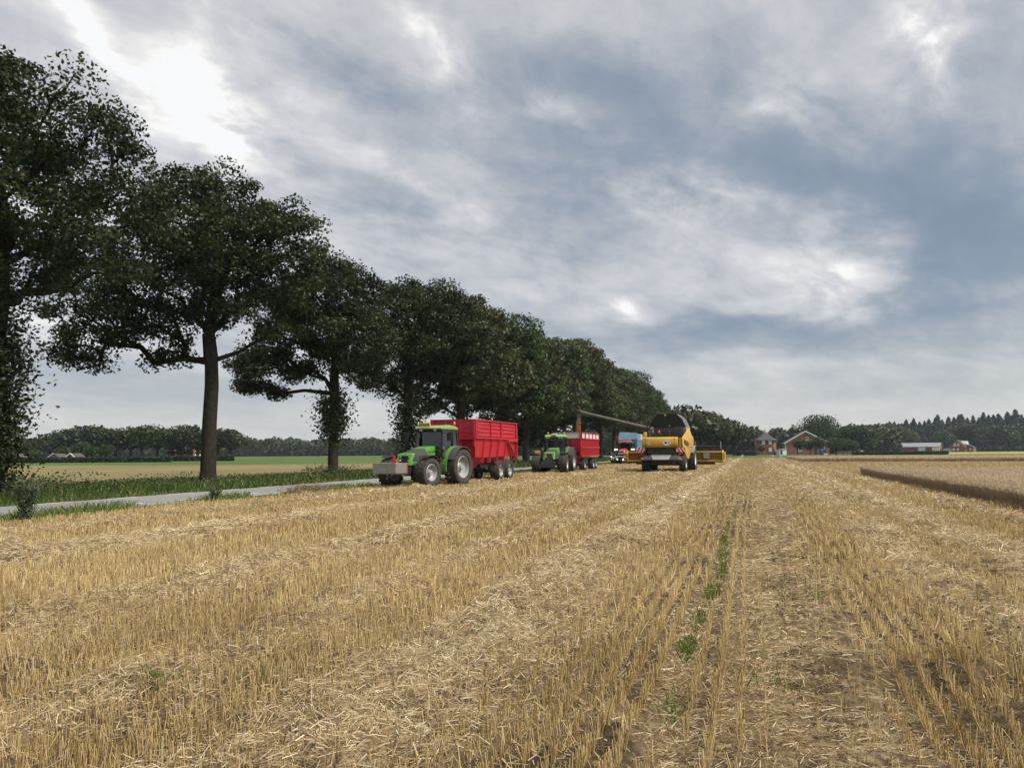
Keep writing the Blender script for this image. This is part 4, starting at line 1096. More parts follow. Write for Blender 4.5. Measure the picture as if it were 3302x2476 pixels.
    # steps on the door side
    for sx in (1, -1):
        lad = MB()
        for yy in (-.9, -.66): lad.bar((sx * .74, yy, 1.2), (sx * 1.10, yy, .38), .03)
        lad.hexa([(sx * .74, -.93, 1.15), (sx * .74, -.63, 1.15), (sx * .80, -.63, 1.15), (sx * .80, -.93, 1.15), (sx * .74, -.93, 1.2), (sx * .74, -.63, 1.2), (sx * .80, -.63, 1.2), (sx * .80, -.93, 1.2)])
        lo_ = lad.build('ladder', DARK, t)
        for k in range(4):
            m = MB(); m.cbox((sx * (.86 + .03 * k), -.78, 1.08 - .22 * k), (.30, .26, .035)); m.build('step', GREYP, lo_)
    # exhaust on the far side of the bonnet
    mb = MB(); mb.tube([(-.62, -1.22, 1.2), (-.62, -1.22, 1.55)], .05, 10); mb.tube([(-.62, -1.22, 1.5), (-.62, -1.20, 2.35)], .095, 12); mb.tube([(-.62, -1.20, 2.33), (-.62, -1.20, 2.58), (-.66, -1.12, 2.74)], [.06, .06, .05], 10); mb.build('exhaust', CHAR if style == 1 else BLACK, t, smooth=True)
    # beacons
    for sx in ((1,) if style == 1 else (1, -1)):
        m = MB(); m.tube([(sx * .66, .24 if style == 1 else -.5, 2.95), (sx * .66, .24 if style == 1 else -.5, 3.06)], .03, 8); bc = m.build('beacon', BLACK, t)
        m = MB(); m.tube([(sx * .66, .24 if style == 1 else -.5, 3.05), (sx * .66, .24 if style == 1 else -.5, 3.13), (sx * .66, .24 if style == 1 else -.5, 3.20), (sx * .66, .24 if style == 1 else -.5, 3.23)], [.065, .07, .055, .02], 12); m.build('lens', ORANGE, bc, smooth=True)
    # linkage in front
    mb = MB()
    for sx in (-1, 1): mb.bar((sx * .32, -3.1, .72), (sx * .40, -3.75, .62), .08, .11); mb.bar((sx * .30, -3.0, 1.0), (sx * .38, -3.45, .68), .06)
    mb.bar((0, -3.3, 1.0), (0, -3.7, .95), .05); mb.box(-.45, .45, -3.35, -3.2, .55, .95)
    mb.build('front_linkage', DARK, t)
    return t


# ---- the two-tone green tractor in front with its steel toolbox
T1 = (-15.22, 36.75, 0); T1R = R(-11)
tr1 = tractor('tractor', T1, T1R, 'green tractor with a steel toolbox on its nose, pulling the all-red trailer', P_GREEN, P_PALEGREEN, 1)
mb = MB(); mb.box(-.52, .16, -1.25, -1.18, 2.93, 3.13); pl = mb.build('roof_plate', PLATE, tr1, bevel=.01)
lettering('ZY-CV-97', .15, INKM, pl, (-.18, -1.256, 3.03), (math.pi / 2, 0, 0))
for ax in (-.42, .06):
    mb = MB(); mb.tube([(ax, -1.0, 2.95), (ax, -1.0, 3.42)], .007, 4); mb.build('aerial', BLACK, tr1)
lettering('Agrotron', .17, INKM, tr1, (.42, -1.42, 1.70), (math.pi / 2, 0, math.pi / 2))
# toolbox
tb = empty('toolbox', T1, T1R); tag(tb, 'riveted steel toolbox carried on the front linkage of the leading tractor', 'toolbox')
mb = MB(); mb.box(-.72, .62, -4.62, -3.76, .68, 1.12); mb.build('body', STEEL, tb, bevel=.015)
mb = MB(); mb.box(-.73, .65, -4.65, -3.74, 1.122, 1.17); mb.build('lid', STEEL, tb, bevel=.01)
mb = MB()
for i in range(20):
    for j in range(6):
        x, z = -.66 + i * .0645, .73 + j * .062
        mb.hexa([(x - .02, -4.632, z - .014), (x + .02, -4.632, z - .004), (x + .02, -4.615, z - .004), (x - .02, -4.615, z - .014), (x - .02, -4.632, z + .004), (x + .02, -4.632, z + .014), (x + .02, -4.615, z + .014), (x - .02, -4.615, z + .004)])
tag(mb.build('chequer_plate', STEEL, tb), kind='stuff')
m = MB(); m.box(.61, .645, -4.58, -3.80, -.022, .022); rib = m.mesh('side_rib', STEEL, bevel=.008)
for j in range(6): part('side_rib', rib, tb, (0, 0, .74 + j * .068))
m = MB(); m.box(.63, .66, -3.80, -3.74, .68, 1.1); m.box(-.3, .3, -3.76, -3.6, .6, .8); m.build('bracket', P_RED, tb)
m = MB(); m.add([(-.18, -4.0, 1.17), (.18, -4.0, 1.17), (.14, -3.9, 1.17), (-.14, -3.9, 1.17), (-.03, -3.96, 1.52), (.03, -3.96, 1.52), (.02, -3.92, 1.52), (-.02, -3.92, 1.52)], [(3, 2, 1, 0), (4, 5, 6, 7), (0, 1, 5, 4), (1, 2, 6, 5), (2, 3, 7, 6), (3, 0, 4, 7)]); m.box(-.2, .2, -4.06, -3.84, 1.172, 1.2)
tri = m.build('warning_triangle', STRIPE_R, tb, bevel=.01)
for sx in (-.12, .5):
    m = MB(); m.lathe([(0, .001), (.01, .04), (-.03, .05), (-.04, .001)], 10); o = m.build('front_lamp', LENS, tb, smooth=True); o.location = (sx, -3.95, .60); o.rotation_euler = (0, 0, -math.pi / 2)

# ---- the all-red tipping trailer behind it (forward is -y, origin on the ground at its front)
t = empty('trailer', (-15.33, 38.75, -.04), R(-1.0)); tag(t, 'all-red tipping trailer with ribbed sides behind the leading tractor', 'trailer')
Wd, Ln = 1.26, 7.1
def slab(mb, x0, x1, y0, y1, z0, z1): mb.box(x0, x1, y0, y1, z0, z1)
# lower hopper
mb = MB(); mb.hexa([(-1.12, .35, 1.42), (1.12, .35, 1.42), (1.16, Ln - .1, 1.42), (-1.16, Ln - .1, 1.42), (-Wd, .02, 2.46), (Wd, .02, 2.46), (Wd, Ln, 2.46), (-Wd, Ln, 2.46)]); mb.build('hopper', P_RED, t)
# upper boards, a shell with open top
for nm, a in (('front_board', (-Wd, Wd, .0, .06)), ('rear_board', (-Wd, Wd, Ln - .06, Ln)), ('side_board', (-Wd, -Wd + .05, .06, Ln - .06)), ('side_board', (Wd - .05, Wd, .06, Ln - .06))):
    m = MB(); m.box(*a, 2.47, 3.40); bd = m.build(nm, P_RED, t)
    r = MB()
    if nm == 'side_board':
        s_ = 1 if a[1] > 0 else -1; xo = s_ * Wd
        for z in (2.60, 2.82, 3.04, 3.24):                    # pressed ribs
            for (ya, yb) in ((.35, 2.25), (2.55, 4.0), (4.3, 6.75)):
                r = MB(); r.prism([(xo, z - .075), (xo + s_ * .045, z - .045), (xo + s_ * .045, z + .045), (xo, z + .075)], 'y', ya, yb); r.build('rib', P_RED, bd)
        for yy in (.06, 2.4, 4.15, 6.95):
            p = MB(); x0, x1 = sorted((xo - s_ * .01, xo + s_ * .085)); p.box(x0, x1, yy - .07, yy + .07, 2.44, 3.42); p.build('post', P_RED, bd)
        p = MB(); x0, x1 = sorted((xo - s_ * .06, xo + s_ * .09)); p.box(x0, x1, 0, Ln, 3.40, 3.46); p.box(x0, x1, 0, Ln, 2.42, 2.49); p.build('rail', P_RED, bd)
    elif nm == 'front_board':
        for z in (2.62, 2.84, 3.06, 3.26):
            r = MB(); r.box(-1.15, 1.15, -.04, 0, z - .06, z + .06); r.build('rib', P_RED, bd)
        for xx in (-1.2, -.42, .42, 1.2):
            p = MB(); p.box(xx - .06, xx + .06, -.075, .01, 2.0, 3.44); p.build('post', P_RED, bd)
        p = MB(); p.box(-1.3, 1.3, -.07, .05, 3.40, 3.46); p.box(-1.3, 1.3, -.1, .05, 2.38, 2.48); p.build('rail', P_RED, bd)
    else:
        for xx in (-.8, 0, .8):
            r = MB(); r.box(xx - .06, xx + .06, Ln, Ln + .06, 2.47, 3.42); r.build('rib', P_RED, bd)
# bent stays down the hopper
for s_ in (-1, 1):
    for yy in (1.4, 2.6, 3.85, 5.1):
        m = MB(); m.hexa([(s_ * 1.0, yy - .09, 1.12), (s_ * 1.17, yy - .06, 1.10), (s_ * 1.17, yy + .04, 1.10), (s_ * 1.0, yy + .06, 1.12), (s_ * 1.22, yy - .09, 2.44), (s_ * 1.36, yy - .06, 2.44), (s_ * 1.36, yy + .04, 2.44), (s_ * 1.22, yy + .06, 2.44)]); m.build('stay', P_RED, t)
    m = MB(); m.bar((s_ * 1.33, 5.3, 2.35), (s_ * 1.25, 7.05, 1.32), .11, .07); m.bar((s_ * 1.34, 5.32, 2.4), (s_ * 1.22, 6.3, 1.15), .07, .07); m.bar((s_ * 1.3, 7.07, 1.2), (s_ * 1.3, 7.07, 2.44), .1); m.bar((s_ * 1.33, 5.3, 2.36), (s_ * 1.33, 7.05, 2.36), .1); m.bar((s_ * 1.28, 7.05, 3.42), (s_ * 1.3, 7.17, 2.3), .09); m.build('tailgate_brace', P_RED, t)
mb = MB(); mb.box(-.45, .45, .1, Ln - .3, 1.0, 1.38); mb.hexa([(-.75, .3, .95), (.75, .3, .95), (.5, 2.0, .8), (-.5, 2.0, .8), (-.85, .2, 1.4), (.85, .2, 1.4), (.85, 2.2, 1.4), (-.85, 2.2, 1.4)]); mb.bar((-.35, .4, .95), (0, -1.5, .62), .14); mb.bar((.35, .4, .95), (0, -1.5, .62), .14); mb.build('chassis', P_RED, t)
mb = MB(); mb.tube([(-1.0, 4.35, .58), (1.0, 4.35, .58)], .09, 8); mb.tube([(-1.0, 6.0, .58), (1.0, 6.0, .58)], .09, 8); mb.box(-.7, -.5, 4.1, 6.3, .65, 1.0); mb.box(.5, .7, 4.1, 6.3, .65, 1.0); mb.box(-.25, .25, 2.2, 2.5, .25, .95); mb.box(-.7, .7, 2.3, 5.0, .85, 1.0); mb.build('axle_frame', DARK, t)
for yy in (4.35, 6.0):
    for s_ in (-1, 1): wheel(t, s_ * .98, yy, 1.24, .56, .33, s_, lugs=26, flat=True)
for s_ in (-1, 1): mb = MB(); mb.cbox((s_ * 1.0, Ln + .05, 1.12), (.4, .06, .14)); mb.build('tail_lamp', REDLENS, t)

# ---- second green tractor
tr2 = tractor('tractor', (-15.05, 61.0, 0), R(2.0), 'second green tractor, facing out of the picture ahead of the white-topped trailer', P_GREEN, P_ROOFGREEN, 2)
mb = MB(); mb.cbox((0, -1.2, 3.0), (.42, .26, .14)); mb.build('roof_dome', P_WHITE, tr2, bevel=.05)
mb = MB(); mb.cbox((-.95, -3.0, 1.60), (.42, .03, .30)); o = mb.build('warning_plate', PLATE, tr2); mb = MB(); mb.bar((-.95, -2.98, 1.3), (-.95, -2.98, 1.5), .03); mb.build('stalk', BLACK, tr2)
mb = MB(); mb.box(-.55, .55, -3.75, -3.5, .45, .85); mb.hexa([(-.42, -3.75, .5), (.42, -3.75, .5), (.42, -3.5, .5), (-.42, -3.5, .5), (-.3, -3.7, 1.0), (.3, -3.7, 1.0), (.3, -3.5, 1.0), (-.3, -3.5, 1.0)]); mb.build('front_weight', DARK, tr2, bevel=.03)

# ---- white-topped red trailer
t = empty('trailer', (-14.85, 63.45, 0), R(.5)); tag(t, 'red trailer with white upper boards, being filled with grain', 'trailer')
Wd, Ln = 1.25, 8.2
mb = MB(); mb.box(-Wd, Wd, .25, Ln, 1.24, 1.30); mb.hexa([(-.95, .55, 1.30), (.95, .55, 1.30), (.95, 1.4, 1.30), (-.95, 1.4, 1.30), (-Wd + .02, .0, 2.05), (Wd - .02, .0, 2.05), (Wd - .02, 1.4, 2.05), (-Wd + .02, 1.4, 2.05)]); mb.build('floor', P_RED2, t)
for nm, a in (('front_board', (-Wd, Wd, .0, .06)), ('rear_board', (-Wd, Wd, Ln - .06, Ln)), ('side_board', (-Wd, -Wd + .05, .06, Ln - .06)), ('side_board', (Wd - .05, Wd, .06, Ln - .06))):
    zlo = 1.9 if nm == 'front_board' else 1.27
    m = MB(); m.box(*a, zlo, 2.74); bd = m.build(nm, P_RED2, t)
    if nm == 'side_board':
        s_ = 1 if a[1] > 0 else -1; xo = s_ * Wd; r = MB(); x0, x1 = sorted((xo - s_ * .002, xo + s_ * .05)); r.box(x0, x1, -.05, .05, 0, .62); rm = r.mesh('rib', P_RED2, bevel=.015)
        for k in range(19):
            for zz in (1.30, 2.08): part('rib', rm, bd, (0, .3 + k * .42, zz))
        r = MB(); x0, x1 = sorted((xo, xo + s_ * .08)); r.box(x0, x1, 0, Ln, 1.94, 2.06); r.box(x0, x1, 0, Ln, 2.70, 2.78); r.box(x0, x1, 0, Ln, 1.22, 1.32); r.build('rail', P_RED2, bd)
        r = MB(); r.box(a[0], a[1], .06, Ln - .06, 2.785, 3.24); up = r.build('white_board', P_WHITE, bd)
        r = MB(); x0, x1 = sorted((xo, xo + s_ * .06)); r.box(x0, x1, 0, .1, 2.78, 3.3)
        p = MB(); x0, x1 = sorted((xo - s_ * .02, xo + s_ * .07)); p.box(x0, x1, -.06, .06, 2.78, 3.25); pm = p.mesh('post', P_RED2)
        for k in range(6): part('post', pm, bd, (0, .1 + k * (Ln - .2) / 5, 0))
        p = MB(); p.box(x0, x1, 0, Ln, 3.24, 3.29); p.build('top_rail', P_RED2, bd)
    else:
        yo = a[2] if nm == 'front_board' else a[3]; sg = -1 if nm == 'front_board' else 1
        r = MB(); ya, yb = sorted((yo, yo + sg * .05)); r.box(-1.1, 1.1, ya, yb, 2.66, 2.78); r.box(-1.2, 1.2, ya, yb, 2.28, 2.36); r.build('rail', P_RED2, bd)
        r = MB(); r.box(-Wd + .05, Wd - .05, a[2], a[3], 2.785, 3.26); r.build('white_board', P_WHITE, bd)
        r = MB(); ya, yb = sorted((yo - sg * .02, yo + sg * .06))
        r.box(-Wd, Wd, ya, yb, 3.26, 3.31); r.box(-Wd, -Wd + .12, ya, yb, 1.9, 3.26); r.box(Wd - .12, Wd, ya, yb, 1.3, 3.26); r.build('post', P_RED2, bd)
mb = MB(); mb.box(-.45, .45, .3, Ln - .2, .92, 1.2); mb.bar((-.3, .5, 1.0), (0, -1.5, .6), .13); mb.bar((.3, .5, 1.0), (0, -1.5, .6), .13); mb.box(-.9, .9, .9, 1.1, .6, 1.1); mb.build('chassis', P_RED2, t)
for yy in (1.9, 5.8, 7.1): mb = MB(); mb.tube([(-.95, yy, .52), (.95, yy, .52)], .08, 8); mb.build('axle', DARK, t)
for yy in (1.9, 5.8, 7.1):
    for s_ in (-1, 1): wheel(t, s_ * .95, yy, 1.1, .5, .29, s_, lugs=26, flat=True)
# heap of grain inside
k = 60; gxs = np.linspace(-Wd + .08, Wd - .08, 24); gys = np.linspace(.1, Ln - .1, k); XX, YY = np.meshgrid(gxs, gys); ZZ = 2.45 + .62 * np.exp(-((XX - .6) / .9) ** 2 - ((YY - 1.2) / 1.6) ** 2) + .03 * fbm(XX * 6, YY * 6, 5)
I = (np.arange(k - 1)[:, None] * 24 + np.arange(23)[None, :]).ravel()
gh = mesh_np('grain_heap', np.stack([XX.ravel(), YY.ravel(), ZZ.ravel()], 1), np.stack([I, I + 1, I + 25, I + 24], 1), GRAINM, tone=rng.random(len(I))); gh.location = (-14.85, 63.45, 0); gh.rotation_euler = (0, 0, R(.5))
tag(gh, 'brown grain heaped inside the white-topped red trailer', 'grain')

# ---- falling grain
TIP = Vector((-14.05, 64.7, 4.62))
k = 12000; q = rng.random(k) ** .8; c = np.stack([TIP.x + rng.normal(0, .055 + .03 * q, k) - .12 * q, TIP.y + rng.normal(0, .06, k), TIP.z - q * 1.75], 1)
sz = rng.uniform(.05, .11, k); v, f = leaves(c, sz, sz * .6); bl = Blades(); bl.add(v, f, rng.random(k))
tag(bl.build('grain_stream', GRAINM), 'column of brown grain falling from the auger spout into the trailer', 'grain', kind='stuff')

# ---- combine harvester, seen from behind: forward is +y, origin under the rear axle
CX, CY = -6.55, 61.5
cb = empty('combine_harvester', (CX, CY, 0), R(-2.5)); tag(cb, 'yellow combine harvester seen from behind with its auger swung out', 'combine harvester')
# rear hood: rounded yellow band
mb = MB(); mb.prism([(-1.30, 1.98), (-1.40, 2.10), (-1.42, 2.45), (-1.34, 2.66), (-1.2, 2.72), (.2, 2.72), (.2, 1.90), (-1.15, 1.90)], 'x', -1.50, 1.24); hood = mb.build('rear_hood', P_YEL, cb, smooth=True, bevel=.07)
mb = MB(); mb.box(-1.21, -1.195, -1.425, -1.36, 1.92, 2.70); mb.box(1.02, 1.035, -1.425, -1.36, 1.92, 2.70); mb.build('hood_joint', DARK, hood)
def disc(nm, mat, par, x, y, z, rx, rz_, dy=.006):
    m = MB(); n = 24; m.prism([(x + rx * math.cos(a), z + rz_ * math.sin(a)) for a in np.linspace(0, 2 * math.pi, n, endpoint=False)], 'y', y - dy, y); return m.build(nm, mat, par)
disc('sticker', STRIPE_W, hood, .42, -1.424, 2.27, .31, .20); disc('sticker_emblem', CHAR, hood, .34, -1.431, 2.28, .09, .10); mb = MB()
for kk in range(3): mb.box(.47, .66, -1.436, -1.431, 2.32 - kk * .055, 2.35 - kk * .055)
mb.build('sticker_lines', mat_solid('sticker_ink', (0.45, 0.32, 0.42), .6), hood)
disc('round_sticker', STRIPE_W, hood, -.93, -1.424, 2.26, .115, .12); disc('sticker_mark', CHAR, hood, -.93, -1.431, 2.26, .05, .06)
# black straw hood and chopper below it
mb = MB(); mb.box(-1.12, .98, -1.15, .3, 1.15, 1.93); mb.hexa([(-1.1, -1.30, 1.45), (.95, -1.30, 1.45), (.95, -1.1, 1.45), (-1.1, -1.1, 1.45), (-1.1, -1.22, 1.9), (.95, -1.22, 1.9), (.95, -1.1, 1.9), (-1.1, -1.1, 1.9)]); mb.build('straw_hood', BLACK, cb, bevel=.02)
mb = MB(); mb.hexa([(-.62, -1.75, .98), (.58, -1.75, .98), (.75, -1.1, 1.40), (-.95, -1.1, 1.40), (-.62, -1.74, 1.02), (.58, -1.74, 1.02), (.75, -1.1, 1.46), (-.95, -1.1, 1.46)]); mb.build('spreader_plate', GREYP, cb)
for s_ in (-1, 1):
    m = MB(); x0 = -.05 + s_ * 1.0
    m.hexa([(x0 - .55, -1.62, .95), (x0 + .55, -1.62, .95), (x0 + .62, -.9, .95), (x0 - .62, -.9, .95), (x0 - .36, -1.50, 1.16), (x0 + .36, -1.50, 1.16), (x0 + .30, -1.0, 1.42), (x0 - .30, -1.0, 1.42)]); sp = m.build('chaff_spreader', CHAR, cb, bevel=.04)
    m = MB(); m.cbox((x0 + s_ * .40, -1.64, 1.08), (.20, .03, .09)); m.build('warning_label', PLATE, sp)
# body and yellow flank panels
mb = MB(); mb.box(-1.35, 1.35, .2, 4.6, 1.2, 2.7); mb.box(-1.0, 1.0, -.6, 3.6, .62, 1.2); mb.box(-1.5, 1.5, 2.9, 4.9, 1.55, 2.7); mb.build('body', DARK, cb)
for s_ in (-1, 1):
    m = MB(); x0, x1 = s_ * 1.42, s_ * 1.66
    pr = [(-.95, 2.62), (-1.0, 2.2), (.15, 1.20), (.8, .98), (1.8, 1.35), (2.3, 1.95), (4.3, 2.05), (4.3, 2.75), (3.0, 2.95), (1.5, 3.45), (.4, 3.1)]
    if s_ < 0: pr = [(y, min(z, 2.72)) for y, z in pr[:8]] + [(3.0, 2.74), (1.5, 2.78), (.4, 2.74)]
    n = len(pr); vs = [(s_ * (1.46 + .20 * max(0, min(1, (y + 1) / 2))), y, z) for y, z in pr] + [(s_ * (1.54 + .26 * max(0, min(1, (y + 1) / 2))), y, z) for y, z in pr]
    m.add(vs, [tuple(range(n - 1, -1, -1)), tuple(range(n, 2 * n))] + [(i, (i + 1) % n, n + (i + 1) % n, n + i) for i in range(n)]); sp = m.build('side_panel', P_YEL, cb, smooth=True, bevel=.03)
    m = MB(); m.hexa([(s_ * 1.656, -.2, 2.22), (s_ * 1.812, 1.0, 2.02), (s_ * 1.79, 1.0, 2.02), (s_ * 1.634, -.2, 2.22), (s_ * 1.617, -.5, 2.55), (s_ * 1.80, .9, 2.32), (s_ * 1.776, .9, 2.32), (s_ * 1.595, -.5, 2.55)]); m.build('flank_stripe', CHAR, sp)
# grain tank with raised flaps
mb = MB(); mb.box(-1.45, 1.45, 1.2, 3.9, 2.7, 3.55); mb.build('grain_tank', CHAR, cb, bevel=.03)
z0, zm, z1 = 3.5, 4.22, 4.60
def flap(ring, mat):          # a bent sheet: three levels of (inner, outer) points
    m = MB(); vs = [p for lv in ring for p in lv]
    fs = [(0, 1, 5, 4), (1, 2, 6, 5), (2, 3, 7, 6), (3, 0, 4, 7), (4, 5, 9, 8), (5, 6, 10, 9), (6, 7, 11, 10), (7, 4, 8, 11), (3, 2, 1, 0), (8, 9, 10, 11)]
    m.add(vs, fs); return m.build('tank_flap', mat, cb)
lev = lambda w, y, z, o=.12: [(-w + o, y, z), (w + o, y, z), (w + o, y + .05, z), (-w + o, y + .05, z)]
rfp = flap([lev(1.45, 1.2, z0), lev(1.12, 1.08, zm), lev(.70, 1.0, z1)], BLACK)
flap([lev(1.45, 3.8, z0), lev(1.12, 3.9, zm), lev(.70, 3.98, z1)], BLACK)
for s_ in (-1, 1):
    sd = lambda w, y0, y1, z: [(s_ * w + .12, y0, z), (s_ * (w + .04) + .12, y0, z), (s_ * (w + .04) + .12, y1, z), (s_ * w + .12, y1, z)]
    flap([sd(1.46, 1.22, 3.8, z0), sd(1.13, 1.1, 3.9, zm), sd(.71, 1.02, 4.0, z1)], mat_solid('flap_grey', (0.085, 0.085, 0.082), .6, dust=.2) if s_ > 0 else BLACK)
m = MB(); m.cbox((.0, .985, 4.5), (.12, .02, .14)); m.build('flap_label', PLATE, rfp); m = MB(); m.cbox((.3, 1.165, 3.66), (.07, .02, .1)); m.build('flap_label', PLATE, rfp)
# engine bay behind the tank: rails, fan screen, pipes, box
mb = MB(); mb.box(-1.3, 1.3, -.3, 1.2, 2.70, 2.78); mb.box(-.45, .35, .55, 1.15, 2.78, 3.32); mb.box(-1.0, -.25, -.2, .4, 2.78, 3.02); mb.tube([(-.95, -.1, 2.95), (-.15, -.1, 2.95)], .09, 8); mb.build('engine', DARK, cb, bevel=.02)
mb = MB(); mb.tube([(-1.15, .6, 2.8), (-1.2, .5, 3.2), (-1.1, .45, 3.42), (-.9, .45, 3.42)], .12, 10); mb.tube([(-.95, .6, 2.8), (-.95, .55, 3.3)], .07, 8); mb.lathe([(0, .2), (.04, .2), (.04, .12), (0, .12)], 16, (-1.02, .4, 3.35)); mb.build('intake_pipe', GREYP, cb, smooth=True)
mb = MB()
for z in (3.08, 3.45): mb.tube([(-1.3, -.25, z), (1.3, -.25, z)], .022, 6)
for x in (-1.3, -.3, .6, 1.3): mb.tube([(x, -.25, 2.72), (x, -.25, 3.47)], .022, 6)
mb.bar((1.05, -.28, 2.72), (.8, -.28, 3.45), .05); mb.build('guard_rail', BLACK, cb)
mb = MB(); mb.box(.95, 1.42, -.2, .5, 2.95, 3.5); mb.build('air_screen', CHAR, cb, bevel=.03)
mb = MB(); mb.box(1.42, 1.50, -.1, .9, 2.72, 3.5); mb.build('heat_shield', BLACK, cb)
mb = MB(); mb.box(1.5, 1.62, 1.0, 3.6, 2.9, 3.55); mb.build('tank_side', GREYP, cb)
m = MB(); m.tube([(-.32, -.3, 3.08), (-.32, -.3, 3.2), (-.32, -.3, 3.26)], [.07, .065, .03], 10); m.build('beacon', ORANGE, cb, smooth=True)
mb = MB(); mb.prism([(-1.45, 2.74), (-1.28, 2.74), (-1.22, 2.80), (-1.22, 3.08), (-1.30, 3.16), (-1.40, 3.12), (-1.5, 2.9)], 'y', -1.1, -.6); mb.build('corner_cap', P_YEL, cb, smooth=True, bevel=.04)
# ladder
mb = MB()
for x in (1.30, 1.52): mb.tube([(x, -1.2, 1.75), (x, -1.2, 2.9)], .02, 6)
for k in range(4): mb.bar((1.30, -1.2, 1.9 + k * .26), (1.52, -1.2, 1.9 + k * .26), .03)
for x in (1.24, 1.58): mb.tube([(x, -1.28, 2.0), (x, -1.34, 2.2), (x, -1.34, 2.4), (x, -1.26, 2.6)], .015, 5)
mb.build('ladder', BLACK, cb); mb = MB(); mb.box(1.24, 1.5, -1.1, -.9, 1.9, 2.7); mb.build('ladder_panel', P_YEL, cb)
# striped boards with tail lamps
for s_ in (-1, 1):
    xc = 1.44 if s_ > 0 else -1.62; bo = MB(); bo.box(xc - .34, xc + .34, -1.25, -1.22, 1.58, 1.90); bd = bo.build('striped_board', STRIPE_W, cb)
    st = MB()
    for k in range(3):
        u = xc - .34 + k * .27 - (.0 if s_ > 0 else .0)
        pts = [(u, 1.90), (u + .13, 1.90), (u + .13 + .2, 1.58), (u + .2, 1.58)] if s_ > 0 else [(u + .2, 1.90), (u + .33, 1.90), (u + .13, 1.58), (u, 1.58)]
        pts = [(min(max(a, xc - .34), xc + .34), z) for a, z in pts]; st.prism(pts, 'y', -1.257, -1.251)
    st.build('stripe', STRIPE_R, bd)
    m = MB(); m.box(xc - .17, xc + .17, -1.28, -1.2, 1.40, 1.56); m.build('tail_lamp', REDLENS, cb, bevel=.02); m = MB(); m.bar((xc, -1.2, 1.6), (s_ * 1.0, -.6, 1.75), .06); m.build('board_arm', DARK, cb)
# axles and wheels
mb = MB(); mb.box(-1.3, 1.3, -.15, .15, .52, .78); mb.tube([(-1.5, 4.0, .92), (1.5, 4.0, .92)], .22, 10); mb.box(-.4, .4, -.3, 4.5, .6, 1.0); mb.build('axle_frame', DARK, cb)
for s_ in (-1, 1):
    wheel(cb, s_ * 1.45, 0, 1.38, .52, .36, s_, lugs=18); wheel(cb, s_ * 1.62, 4.0, 1.98, .74, .52, s_, lugs=20, rimmat=STRIPE_W)
    mb = MB(); x0, x1 = sorted((s_ * 1.66, s_ * 1.98)); arc_strip(mb, 0, 4.0, 1.0, 1.03, 1.07, R(28), R(110), x0, x1, 10); mb.build('mudguard', GREYP, cb, smooth=True)
# cab in front (mostly hidden by the tank)
mb = MB(); mb.box(-1.0, 1.0, 4.7, 6.1, 1.9, 2.1); mb.box(-.95, .95, 4.7, 4.8, 2.1, 3.4); mb.build('cab', BLACK, cb); mb = MB(); mb.box(-1.05, 1.05, 4.6, 6.2, 3.4, 3.58); mb.build('cab_roof', P_YEL, cb, bevel=.05); mb = MB(); mb.box(-.95, .95, 6.05, 6.08, 2.1, 3.4); mb.box(.95, .97, 4.8, 6.05, 2.1, 3.4); mb.box(-.97, -.95, 4.8, 6.05, 2.1, 3.4); mb.build('cab_glass', DGLASS, cb)
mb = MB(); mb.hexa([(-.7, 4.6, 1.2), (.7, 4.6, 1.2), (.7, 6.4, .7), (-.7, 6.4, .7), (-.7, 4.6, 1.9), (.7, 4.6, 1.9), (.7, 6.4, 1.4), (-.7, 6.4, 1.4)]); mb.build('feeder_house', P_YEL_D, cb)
# unloading auger
A0 = Vector((-8.25, 64.65, 3.55)); A1 = TIP + Vector((0.05, 0, .42)); inv_ = Matrix.Rotation(R(2.5), 4, 'Z') @ Matrix.Translation((-CX, -CY, 0))
a0, a1 = inv_ @ A0, inv_ @ A1
AUG = mat_solid('auger_grey', (0.06, 0.06, 0.052), 0.55, var=.2, scale=2, dust=.25)
mb = MB(); mb.tube([a0 + Vector((.9, .1, -.25)), a0, a1], [.19, .16, .14], 14); mb.tube([a0 * .72 + a1 * .28 - (a1 - a0).normalized() * .04, a0 * .72 + a1 * .28 + (a1 - a0).normalized() * .04], .18, 14); au = mb.build('unloading_auger', AUG, cb, smooth=True)
mb = MB(); mb.tube([a1 + Vector((.12, 0, .02)), a1 + Vector((-.06, 0, .02)), a1 + Vector((-.16, 0, -.16)), a1 + Vector((-.12, 0, -.52))], [.17, .19, .19, .16], 12); mb.build('spout', CHAR, au, smooth=True)
mb = MB(); mb.hexa([tuple(a1 + Vector(v)) for v in ((-.24, -.15, .16), (.1, -.15, .18), (.1, .15, .18), (-.24, .15, .16), (-.2, -.13, .2), (.1, -.13, .22), (.1, .13, .22), (-.2, .13, .2))]); mb.build('spout_cap', P_RED, au)
mb = MB(); mb.tube([a0 + Vector((.35, .1, -.8)), a0 + Vector((.3, .1, .1))], .24, 12); mb.lathe([(-.05, .24), (.05, .26), (.05, .1), (-.05, .1)], 16, tuple(a0 + Vector((.05, 0, 0)))); mb.build('auger_elbow', BLACK, cb, smooth=True)

